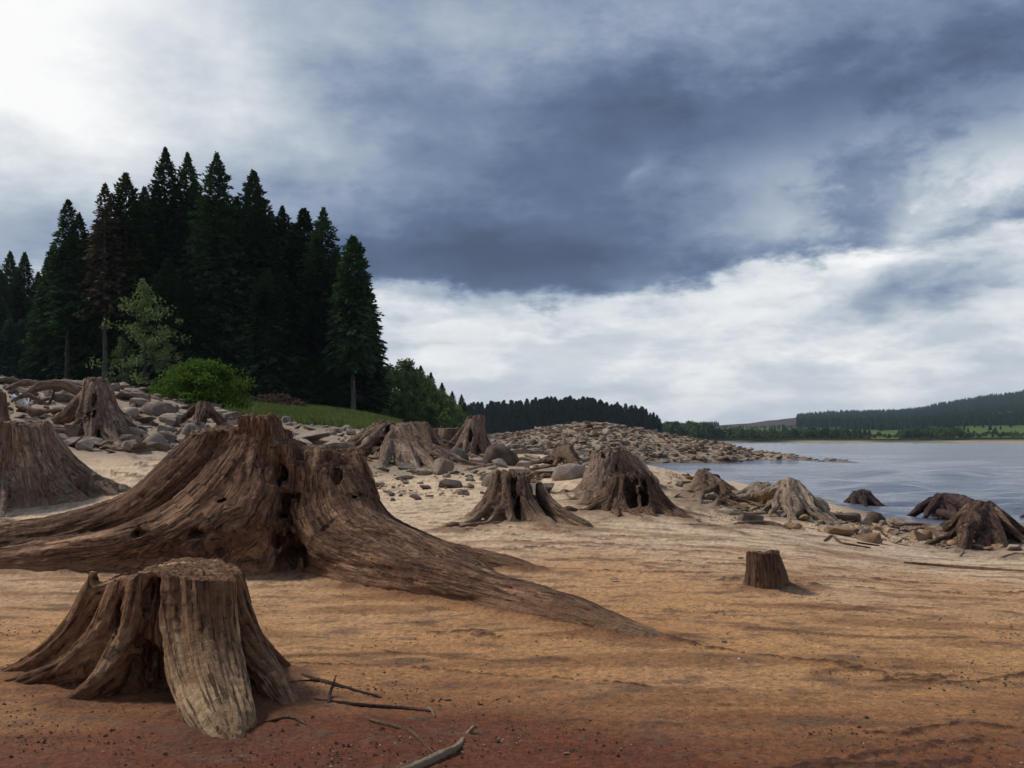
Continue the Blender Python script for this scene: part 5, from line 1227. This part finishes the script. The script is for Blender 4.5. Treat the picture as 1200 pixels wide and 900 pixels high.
# twigs beside the foreground stump
log([(318, 806), (345, 802), (380, 800), (420, 812), (447, 819)], [.006, .009, .009, .007, .003], W_WET, 'dark twig curving away from the right foot of the foreground stump', 'branch', name='fallen_branch', groove=.0008)
log([(354, 793), (372, 798), (395, 806), (444, 817)], [.010, .010, .007, .003], W_WET, 'thicker dark stick lying over the curved twig beside the foreground stump', 'branch', name='fallen_branch', groove=.001)
log([(385, 826), (387, 812, 3.9), (394, 791, 3.92)], [.008, .008, .004], W_WET, 'short dark stick poking upright beside the foreground stump', 'branch', name='fallen_branch', groove=.001)
log([(336, 822), (370, 822), (420, 828), (470, 832), (505, 836)], [.005, .008, .010, .009, .006], W_WET, 'long dark branch on the red mud in the middle foreground', 'branch', name='fallen_branch', groove=.001)
log([(500, 830, 3.75), (504, 832), (510, 843)], [.004, .007, .004], W_MID, 'stub of pale twig at the end of the long dark branch', 'branch', name='fallen_branch', groove=.0006)
log([(428, 842), (445, 848), (475, 856), (493, 868), (507, 884)], [.004, .009, .009, .008, .006], W_CUT, 'thin brown root arching down to the grey branch at the bottom edge', 'branch', name='fallen_branch', groove=.001)
log([(470, 910), (500, 897), (518, 888), (535, 880), (545, 864, 3.42), (556, 851, 3.42)], [.016, .014, .015, .011, .010, .007], W_PALE, 'short pale grey branch at the bottom edge with a raised tip', 'branch', name='fallen_branch', groove=.0012)
log([(310, 848), (340, 842), (360, 852)], [.005, .008, .004], W_CUT, 'small root lying on the mud under the foreground stump', 'branch', name='fallen_branch', groove=.0008)

# ------------------------------------------------------------------ stones
def mat_rock(name, c1, c2, c3, sc=5.0):
    m = bpy.data.materials.new(name); m.use_nodes = True; n = NT(m.node_tree); n.nt.nodes.clear()
    tc = n.node('ShaderNodeTexCoord').outputs['Object']; oi = n.node('ShaderNodeObjectInfo')
    pos = n.node('ShaderNodeNewGeometry').outputs['Position']
    f = n.noise(pos, sc, 7, 0.68); g = n.noise(n.vm('MULTIPLY', pos, (1, 1, 3)), sc * 5, 5, 0.7)
    v = n.m('ADD', n.m('MULTIPLY', f, 0.75), n.m('MULTIPLY', n.m('SUBTRACT', oi.outputs['Random'], 0.5), 0.22))
    c = n.ramp(n.m('ADD', v, 0.12), [(0.34, c1), (0.5, c2), (0.68, c3)])
    c = n.mix(1.0, c, n.ramp(g, [(0.3, (0.72, 0.72, 0.72)), (0.7, (1.2, 1.2, 1.2))]), 'MULTIPLY')
    b = n.node('ShaderNodeBsdfPrincipled'); n.link(c, b.inputs['Base Color']); b.inputs['Roughness'].default_value = 0.85; b.inputs['Specular IOR Level'].default_value = 0.25
    n.link(n.bump(n.m('ADD', n.m('MULTIPLY', f, .6), n.m('MULTIPLY', g, .4)), 0.8, 0.06), b.inputs['Normal'])
    o = n.node('ShaderNodeOutputMaterial'); n.link(b.outputs[0], o.inputs[0])
    return m
K_GREY = mat_rock('grey_brown_stone', (0.15, 0.113, 0.088), (0.29, 0.222, 0.168), (0.47, 0.37, 0.285))
K_DARK = mat_rock('dark_brown_stone', (0.085, 0.056, 0.042), (0.17, 0.118, 0.085), (0.28, 0.21, 0.155))
K_TAN = mat_rock('ochre_stone', (0.18, 0.10, 0.055), (0.33, 0.20, 0.11), (0.50, 0.34, 0.20))
K_FAR = mat_rock('rubble_stone', (0.14, 0.10, 0.074), (0.30, 0.22, 0.155), (0.52, 0.41, 0.30), 1.4)
def rock_mesh(seed, flat, npt=15, mat=K_GREY, soft=False):
    rng = np.random.RandomState(seed)
    bm = bmesh.new()
    q = rng.normal(size=(npt, 3)); q /= np.linalg.norm(q, axis=1)[:, None]
    if not soft:
        q = np.sign(q) * np.abs(q) ** 0.75
    q *= np.array([1, 0.62 + 0.3 * rng.rand(), flat]) * 0.5 * (0.85 + 0.2 * rng.rand(npt, 1))
    vs = [bm.verts.new(p) for p in q]
    r = bmesh.ops.convex_hull(bm, input=vs)
    for v in [v for v in bm.verts if not v.link_faces]: bm.verts.remove(v)
    if soft:
        bmesh.ops.subdivide_edges(bm, edges=bm.edges[:], cuts=1, smooth=0.6, use_grid_fill=True)
    else:
        bmesh.ops.bevel(bm, geom=bm.edges[:], offset=0.012, segments=1, affect='EDGES', profile=0.6)
    me = bpy.data.meshes.new('stone'); bm.to_mesh(me); bm.free(); me.materials.append(mat)
    me.polygons.foreach_set('use_smooth', [soft] * len(me.polygons))
    return me
def kinds(mat, s0): return [rock_mesh(s0 + i, [0.28, 0.42, 0.22, 0.5, 0.34, 0.6][i % 6], 10 + (i * 3) % 7, mat, soft=(i == 5)) for i in range(12)]
RG, RDK, RT = kinds(K_GREY, 200), kinds(K_DARK, 300), kinds(K_TAN, 400)
RFAR = [rock_mesh(500 + i, [0.25, 0.42, 0.2, 0.5, 0.33][i % 5], 8 + i % 4, K_FAR) for i in range(10)]
rr_ = random.Random(77)
def rock(px, py, wpx, label, ms, group=None, name='stone', hk=1.0, sink=0.12, cat='rock', rz=None, tilt=0.25, at=None):
    g = at if at is not None else seat(px, py)
    s = wpx / FPX * g.y
    o = link(name, ms[rr_.randrange(len(ms))] if isinstance(ms, list) else ms)
    o.scale = (s, s, s * hk)
    o.location = (g.x, g.y + s * 0.25, g.z + s * sink)
    o.rotation_euler = (rr_.uniform(-tilt, tilt), rr_.uniform(-tilt, tilt), rr_.uniform(0, 6.28) if rz is None else rz)
    return tag(o, label, cat, group)
# single stones that can be told apart
RS = rock_mesh(901, 0.62, 26, K_GREY, True); RS2 = rock_mesh(902, 0.5, 24, K_GREY, True); RSD = rock_mesh(903, 0.6, 24, K_DARK, True); RST = rock_mesh(904, 0.5, 12, K_TAN)
NAMED = [
    (182, 487, 42, 'large smooth grey boulder below the left foot of the round bush', RS2), (160, 476, 30, 'grey slab behind the large smooth boulder left of the bush', RG), (202, 496, 30, 'angular pale slab right of the large smooth boulder on the left bank', RG),
    (222, 510, 30, 'rounded grey stone under the broken root cluster', RS), (180, 524, 36, 'rounded brown-grey boulder at the foot of the left bank', RS), (218, 520, 34, 'dark flat stone at the foot of the left bank, below the root cluster', RDK[2]), (147, 520, 30, 'angular stone wedged at the right foot of the tall ridge stump', RG[3]),
    (165, 498, 38, 'broad flat slab right of the tall ridge stump', RG[0]), (195, 508, 28, 'blocky stone in the middle of the left bank', RG[1]), (40, 488, 34, 'mossy pale slab on the far left of the bank', RG[0]), (75, 470, 30, 'rounded stone under the arched grey root', RS), (100, 500, 26, 'stone behind the left root of the tall ridge stump', RG[2]), (238, 524, 30, 'low stone touching the edge of the big left root on the bank', RG[4]), (256, 490, 30, 'grey slab behind the root cluster, under the grass edge', RG[1]),
    (360, 520, 60, 'broad grey slab just right of the big stump top, below the grass', RG[0]), (393, 528, 44, 'dark-topped slab left of the twin stump', RG[2]), (330, 512, 40, 'flat slab on the crest behind the big stump', RG[2]),
    (535, 540, 34, 'smooth round boulder at the foot of the tall narrow stump', RS), (507, 538, 32, 'smooth grey boulder between the twin stump and the tall narrow stump', RS2), (585, 545, 52, 'big dark rounded boulder right of the tall narrow stump', RSD), (561, 545, 26, 'pale stone beside the big dark rounded boulder', RG[1]),
    (527, 572, 34, 'dark flat-topped boulder on the sand left of the central stump', RDK[4]), (583, 571, 44, 'pale rounded boulder just behind the central stump, left side', RS), (472, 563, 26, 'low brown stone below the twin stump roots', RG[2]), (497, 556, 22, 'small wedge stone under the twin stump roots', RG[1]), (540, 578, 20, 'thin brown slab stuck in the sand left of the central stump', RT[2]),
    (640, 560, 50, 'wide flat slab behind the central stump', RG[0]), (668, 562, 46, 'pale broad boulder in front of the arched stump', RS2), (632, 578, 44, 'grey slab leaning behind the central stump, right side', RG[4]), (640, 553, 24, 'small pale stone at the mouth of the arched stump', RG[3]), (610, 558, 34, 'brown stone between the round boulder and the arched stump', RG[1]),
    (959, 599, 36, 'rounded brown boulder behind the right side of the bleached stump', RS), (902, 588, 34, 'smooth boulder within the pale root knot', RS), (985, 628, 40, 'ochre angular boulder below the small black stump', RT[4]), (1002, 626, 22, 'dark ochre stone touching the angular ochre boulder', RT[1]), (1022, 636, 34, 'yellow-brown stone just right of the ochre boulders', RST), (1027, 613, 28, 'dark wet boulder with a bright spot at the waterline', RSD),
    (1113, 609, 30, 'pale grey boulder lying against the wide dark stump in the shallows', RS), (1122, 626, 32, 'dark rounded boulder under the right stump', RSD), (1170, 645, 22, 'yellow stone at the foot of the dark right stump', RST), (1146, 646, 26, 'dark grey stone wedged under the right stump', RDK[1]), (1197, 652, 14, 'red-brown stone at the right edge', RT[3]),
    (930, 620, 26, 'red-brown flat stone below the bleached stump', RT[0]), (880, 612, 38, 'flat dark slab left of the bleached stump foot', RDK[0]), (855, 603, 34, 'brown slab in the rubble below the root cluster', RG[2]), (995, 612, 50, 'long low wet slab between the black stump and the ochre boulder', RDK[2]),
    (720, 681, 14, 'small grey flat stone lying alone on the sand right of the long root tip', RG[0]), (1015, 843, 7, 'small blue-grey pebble alone in the right foreground', RDK[5]), (525, 822, 10, 'slate-grey pebble in the middle foreground', RDK[2]), (563, 827, 8, 'small flat slate-grey pebble right of the larger slate-grey one', RDK[2]), (664, 886, 9, 'dark brown lump of mud near the bottom edge', RDK[1]), (849, 753, 8, 'dark brown pebble beside the rusty ledge right of centre', RDK[4]), (868, 655, 10, 'brown chip of wood on the sand just left of the small cut stump', RT[2]),
]
for (px, py, wp, lab, ms) in NAMED: rock(px, py, wp, lab, ms, hk=1.15, sink=0.10, tilt=0.12, rz=rr_.uniform(-0.5, 0.5))
o = rock(865, 775, 4, 'tiny white chip lying on the sand right of centre', link('x', None) and RG[3]) if False else None

# rubble fields: the largest stones one by one, the rest as one mass
def field(npt, region, size, mindist, seed):
    rng = random.Random(seed); out = []
    tries = 0
    while len(out) < npt and tries < npt * 30:
        tries += 1
        x, y = region(rng)
        s = size(rng)
        if mindist and any((x - a) ** 2 + (y - b) ** 2 < (mindist * (s + c)) ** 2 for a, b, c in out): continue
        out.append((x, y, s))
    return out
def in_px(lo, hi, dlo, dhi, cond=None):
    def f(rng):
        while True:
            d = math.exp(rng.uniform(math.log(dlo), math.log(dhi))); px = rng.uniform(lo(d) if callable(lo) else lo, hi(d) if callable(hi) else hi)
            if cond is None or cond(px, d): return (px - 600) / FPX * d, d
    return f
LB = field(420, in_px(-30, 330, 19.5, 31, lambda p, d: p < 230 + (d - 19.5) * 12), lambda r: 0.14 + 0.60 * r.random() ** 2.0, 0.27, 1)
MB = field(420, in_px(330, 700, 17.5, 42, lambda p, d: d > 19.5 + (3 if p < 420 else 0) or p > 560), lambda r: 0.10 + 0.5 * r.random() ** 2.2, 0.3, 2)
SB = field(230, in_px(790, 1210, 12.5, 20, lambda p, d: abs(d - np.interp(p, [790, 850, 930, 1000, 1100, 1210], [16.5, 16.2, 15.8, 14.6, 14.4, 14.4])) < 2.0), lambda r: 0.05 + 0.28 * r.random() ** 2.2, 0.36, 3)
# thin scatter over the sand foot of the rubble
SC = field(220, in_px(380, 640, 14.5, 20), lambda r: 0.04 + 0.20 * r.random() ** 2.5, 0.4, 4)
rp = random.Random(9); PR = []
def edge_front(px): return np.interp(px, [560, 620, 680, 770, 850, 1000], [44, 46, 55, 61, 64, 70])
while len(PR) < 5200:
    px = rp.uniform(560, 1002); d = rp.uniform(44, 96)
    if d < edge_front(px): continue
    if px > 840 and d > np.interp(px, [840, 900, 1002], [80, 77, 72.5]): continue
    x = (px - 600) / FPX * d
    big = rp.random() ** 3.2
    s = (0.16 + 0.85 * big) * np.interp(px, [560, 620, 680, 800, 900, 1000], [0.55, 0.8, 1.15, 1.0, 0.7, 0.5])
    PR.append((x, d, s))
allr = [('left', r) for r in LB] + [('mid', r) for r in MB] + [('shore', r) for r in SB] + [('sc', r) for r in SC] + [('prom', r) for r in PR]
info = {
    'left': (RG, 'grey-brown stone in the rubble bank below the dark spruces, left', 'stones of the left rubble bank'),
    'mid': (RG, 'grey-brown stone in the belt of rubble behind the biggest and central stumps', 'stones behind the central stumps'),
    'shore': (RG, 'small brown stone in the strewn stones along the near lake edge, right', 'stones along the near lake edge'),
    'sc': (RG, 'small stone scattered over the pale sand in front of the rubble belt', 'small stones on the pale sand'),
    'prom': (RFAR, 'stone in the long rubble mound and spit reaching into the lake', 'stones of the rubble spit'),
}
xy = np.array([[r[0], r[1]] for _, r in allr]); zz = ground(xy[:, 0], xy[:, 1])
app = np.array([r[2] / r[1] for _, r in allr])
ok = zz > WATER_Z - 0.05
order = np.argsort(-app * ok)
single = set()
cnt = {'left': 0, 'mid': 0, 'shore': 0, 'sc': 0, 'prom': 0}; cap = {'left': 90, 'mid': 70, 'shore': 42, 'sc': 14, 'prom': 30}
for i in order:
    k = allr[i][0]
    if ok[i] and cnt[k] < cap[k]: cnt[k] += 1; single.add(int(i))
LM = [(40, 455, 'the arched grey root at the far left'), (114, 500, 'the tall ridge stump'), (175, 490, 'the large boulder below the bush'), (240, 495, 'the broken root cluster'), (180, 525, 'the long straight root'), (30, 485, 'the mossy slab at the far left'),
      (300, 500, 'the peak of the biggest stump'), (360, 515, 'the slab right of the biggest stump top'), (465, 540, 'the twin-topped grey stump'), (555, 535, 'the tall narrow stump'), (527, 572, 'the dark flat-topped boulder'), (600, 560, 'the central stump'), (660, 545, 'the arched stump'), (710, 540, 'the reddish half buried stump'), (620, 530, 'the long horizontal log'),
      (827, 590, 'the knobbed root cluster'), (927, 605, 'the bleached arching stump'), (1005, 605, 'the small black stump'), (990, 630, 'the ochre boulders'), (1080, 620, 'the dark root along the waterline'), (1150, 640, 'the dark right-hand stump')]
rest = {k: [[], [], 0] for k in info}
for i, (k, (x, y, s)) in enumerate(allr):
    if not ok[i]: continue
    ms, lab, grp = info[k]
    sk = 0.14 if k != 'prom' else 0.18
    if k == 'shore' and rr_.random() < 0.45: ms = RT
    elif k in ('shore', 'mid', 'left') and rr_.random() < 0.15: ms = RDK
    me = ms[rr_.randrange(len(ms))]
    rot = Euler((rr_.uniform(-.3, .3), rr_.uniform(-.3, .3), rr_.uniform(0, 6.28)))
    if k == 'left' : sc = (s, s, s * 1.0)
    else: sc = (s, s, s * rr_.uniform(0.8, 1.25))
    if i in single:
        p_ = 600 + FPX * x / y; q_ = HOR - (zz[i] - CAMZ) / y * FPX
        if k in ('left', 'mid', 'shore', 'sc'):
            mx, my, mn = min(LM, key=lambda m: (m[0] - p_) ** 2 + 3 * (m[1] - q_) ** 2)
            ddx, ddy = p_ - mx, q_ - my
            rel = ('below' if ddy > 0 else 'behind') if abs(ddy) * 1.7 > abs(ddx) else ('right of' if ddx > 0 else 'left of')
            wpx_ = s / y * FPX
            lab = ('broad' if wpx_ > 30 else 'mid-sized' if wpx_ > 20 else 'small') + (' ochre' if ms is RT else ' dark' if ms is RDK else ' grey-brown') + ' stone ' + ('close ' if abs(ddx) + abs(ddy) < 22 else '') + rel + ' ' + mn
        o = link('stone', me); o.location = (x, y, zz[i] + s * sk); o.rotation_euler = rot; o.scale = sc
        tag(o, lab, 'rock', grp)
    else:
        M = np.array(Matrix.LocRotScale(Vector((x, y, zz[i] + s * sk)), rot, Vector(sc)))
        key = me.name + '_arr'
        if key not in _proto:
            v = np.empty(len(me.vertices) * 3); me.vertices.foreach_get('co', v); v = v.reshape(-1, 3)
            me.calc_loop_triangles(); t = np.empty(len(me.loop_triangles) * 3, dtype=np.int64); me.loop_triangles.foreach_get('vertices', t)
            _proto[key] = (v, t.reshape(-1, 3))
        v, t = _proto[key]; R_ = rest[k]
        R_[0].append(v @ M[:3, :3].T + M[:3, 3]); R_[1].append(t + R_[2]); R_[2] += len(v)
for k, (nm, lab, mt) in {'left': ('rubble', 'smaller stones filling the left rubble bank', K_GREY), 'mid': ('rubble', 'smaller stones behind the central stumps', K_GREY), 'shore': ('rubble', 'small stones strewn along the near lake edge', K_GREY),
                         'sc': ('rubble', 'fine stones on the pale sand', K_GREY), 'prom': ('rubble', 'mass of stones forming the mound and spit', K_FAR)}.items():
    if rest[k][0]:
        tag(link(nm, mesh_np(nm, np.concatenate(rest[k][0]), np.concatenate(rest[k][1]), mt, False)), lab, 'rubble', kind='stuff')

# ---- crumbs of peat, bark and grit on the sand
def crumbs(name, n, gen, size, mat, label, seed):
    rng = np.random.RandomState(seed); x, y = gen(rng, n); n = len(x)
    z = ground(x, y); s = size(rng, n)
    base = np.array([[-.5, -.25, 0], [.5, -.2, 0], [.35, .3, 0], [-.4, .28, 0], [0, 0, .35]])
    f = np.array([[0, 1, 4], [1, 2, 4], [2, 3, 4], [3, 0, 4]])
    a = rng.rand(n) * 6.28; ca, sa = np.cos(a), np.sin(a)
    b = base[None] * s[:, None, None] * (1 + 0.5 * rng.normal(size=(n, 5, 3)) * 0.4)
    V = np.stack([b[..., 0] * ca[:, None] - b[..., 1] * sa[:, None] + x[:, None], b[..., 0] * sa[:, None] + b[..., 1] * ca[:, None] + y[:, None], b[..., 2] + z[:, None] - 0.12 * s[:, None] + 0.004], -1)
    F = f[None] + (np.arange(n) * 5)[:, None, None]
    tag(link(name, mesh_np(name, V.reshape(-1, 3), F.reshape(-1, 3), mat, False)), label, 'debris', kind='stuff')
def gen_sand(rng, n):
    d = np.exp(rng.uniform(math.log(2.8), math.log(17), n)); px = rng.uniform(-60, 1260, n); x = (px - 600) / FPX * d
    q = fbm(np.stack([x, d * 2.2, x * 0], 1) * 0.9, 3)
    k = rng.rand(n) < sstep(q, 0.0, 0.5) * 0.9 + 0.06
    return x[k], d[k]
M_PEAT = mat_plain('peat_crumb', (0.030, 0.016, 0.011), (0.10, 0.055, 0.035), 8)
M_GRIT = mat_plain('sand_grit', (0.22, 0.15, 0.095), (0.50, 0.40, 0.30), 8)
crumbs('peat_crumbs', 60000, gen_sand, lambda r, n: 0.0025 + 0.014 * r.rand(n) ** 6, M_PEAT, 'dark crumbs of peat and bark strewn over the sand', 51)
crumbs('grit', 12000, gen_sand, lambda r, n: 0.003 + 0.008 * r.rand(n) ** 4, M_GRIT, 'pale grit strewn over the sand', 52)
def gen_shore(rng, n):
    d = rng.uniform(12.5, 19, n); px = rng.uniform(780, 1230, n); x = (px - 600) / FPX * d; z = ground(x, d)
    k = (rng.rand(n) < 0.25 + sstep(fbm(np.stack([x, d, x * 0], 1) * 1.2, 2), -.1, .3)) & (z > -.5)
    return x[k], d[k]
crumbs('shingle', 5000, gen_shore, lambda r, n: 0.02 + 0.07 * r.rand(n) ** 2.5, K_TAN, 'brown shingle along the near lake edge', 53)
# litter
M_LIT = mat_plain('white_plastic', (0.7, 0.72, 0.78), (0.85, 0.86, 0.9), 3, 0.35)
g = W(24, 467, 23.2); rng = np.random.RandomState(4); V = []; n = 9
for i in range(n):
    for j in range(5):
        V.append(((i / 8 - .5) * 0.34, (j / 4 - .5) * 0.2, 0.10 * math.sin(i * 1.3 + j) - 0.10 * (i / 8) + 0.05 * rng.normal()))
F = [(i * 5 + j, (i + 1) * 5 + j, (i + 1) * 5 + j + 1, i * 5 + j + 1) for i in range(8) for j in range(4)]
o = link('plastic_scrap', mesh_np('plastic_scrap', V, np.array(F), M_LIT)); o.location = g; o.rotation_euler = (0.9, 0.25, 0)
sm = o.modifiers.new('thick', 'SOLIDIFY'); sm.thickness = 0.008
tag(o, 'crumpled white plastic scrap caught in the rocks at the far left', 'litter')
g = seat(866, 776); q = link('white_chip', rock_mesh(990, 0.5, 9, M_LIT)); q.location = (g.x, g.y, g.z + .008); q.scale = (.02, .014, .03)
tag(q, 'tiny white chip lying on the sand right of centre', 'litter')

# ------------------------------------------------------------------ damp soil banked against wood where it enters the ground
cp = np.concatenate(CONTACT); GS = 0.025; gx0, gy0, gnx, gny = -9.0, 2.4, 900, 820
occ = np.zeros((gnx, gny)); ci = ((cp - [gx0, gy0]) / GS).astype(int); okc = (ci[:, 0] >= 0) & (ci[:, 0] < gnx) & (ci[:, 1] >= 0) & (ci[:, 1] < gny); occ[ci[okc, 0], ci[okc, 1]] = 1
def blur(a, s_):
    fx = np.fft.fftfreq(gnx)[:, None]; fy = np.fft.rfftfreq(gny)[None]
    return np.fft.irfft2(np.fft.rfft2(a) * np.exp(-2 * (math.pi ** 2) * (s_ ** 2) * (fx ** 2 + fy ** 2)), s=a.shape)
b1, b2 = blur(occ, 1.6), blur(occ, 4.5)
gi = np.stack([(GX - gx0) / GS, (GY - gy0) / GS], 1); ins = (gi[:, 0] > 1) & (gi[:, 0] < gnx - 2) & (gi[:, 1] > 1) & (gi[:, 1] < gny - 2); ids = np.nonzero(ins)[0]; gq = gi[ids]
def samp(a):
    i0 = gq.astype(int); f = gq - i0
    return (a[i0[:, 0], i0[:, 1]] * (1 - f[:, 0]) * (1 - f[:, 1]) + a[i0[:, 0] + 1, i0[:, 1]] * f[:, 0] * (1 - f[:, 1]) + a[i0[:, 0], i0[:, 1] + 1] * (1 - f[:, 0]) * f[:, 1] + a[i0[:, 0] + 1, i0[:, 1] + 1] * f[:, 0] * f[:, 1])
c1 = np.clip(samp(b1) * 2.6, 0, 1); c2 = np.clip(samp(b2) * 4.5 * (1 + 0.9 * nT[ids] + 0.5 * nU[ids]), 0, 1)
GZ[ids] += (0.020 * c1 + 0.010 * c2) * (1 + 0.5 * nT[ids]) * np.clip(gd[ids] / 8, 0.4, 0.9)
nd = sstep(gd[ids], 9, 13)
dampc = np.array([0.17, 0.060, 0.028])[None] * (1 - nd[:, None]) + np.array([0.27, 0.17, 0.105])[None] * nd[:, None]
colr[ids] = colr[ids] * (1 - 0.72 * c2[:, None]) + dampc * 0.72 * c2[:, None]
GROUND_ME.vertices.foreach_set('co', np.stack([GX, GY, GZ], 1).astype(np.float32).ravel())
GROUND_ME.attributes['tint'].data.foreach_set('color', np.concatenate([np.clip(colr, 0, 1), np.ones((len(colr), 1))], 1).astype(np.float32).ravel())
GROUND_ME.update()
def gen_base(rng, n):
    q = cp[rng.randint(0, len(cp), n)] + rng.normal(size=(n, 2)) * 0.09
    k = (q[:, 1] < 18) & (q[:, 1] > 2.5)
    return q[k, 0], q[k, 1]
crumbs('bark_bits', 9000, gen_base, lambda r, n: 0.004 + 0.022 * r.rand(n) ** 5, M_PEAT, 'bits of bark fallen around the stumps', 58)

# ------------------------------------------------------------------ the air: thin even haze over the whole country
bm = bmesh.new(); bmesh.ops.create_cube(bm, size=1, matrix=Matrix.Translation((0, 0, 78)) @ Matrix.Diagonal((12400, 12400, 168, 1)))
me = bpy.data.meshes.new('haze'); bm.to_mesh(me); bm.free()
mh = bpy.data.materials.new('haze'); mh.use_nodes = True; nh = NT(mh.node_tree); nh.nt.nodes.clear()
pv = nh.node('ShaderNodeVolumePrincipled'); pv.inputs['Color'].default_value = (0.72, 0.86, 1.0, 1); pv.inputs['Density'].default_value = 0.00011
ho = nh.node('ShaderNodeOutputMaterial'); nh.link(pv.outputs[0], ho.inputs['Volume']); me.materials.append(mh)
tag(link('haze', me), 'thin blue haze in the air over the lake', 'haze', kind='stuff')

# ------------------------------------------------------------------ look-alikes that share a label are told apart by their order
by = {}
for o in list(col.objects):
    if o.parent is None and 'label' in o and 'category' in o: by.setdefault(o['label'], []).append(o)
NUM = ['', 'second', 'third', 'fourth', 'fifth', 'sixth', 'seventh', 'eighth', 'ninth']
for lab_, os_ in by.items():
    if 2 <= len(os_) <= 9:
        os_.sort(key=lambda o: o.location.x / max(o.location.y, 0.1))
        for i_, o in enumerate(os_):
            o['label'] = lab_ + (', leftmost' if i_ == 0 else ', rightmost' if i_ == len(os_) - 1 else ', ' + NUM[i_] + ' from left')
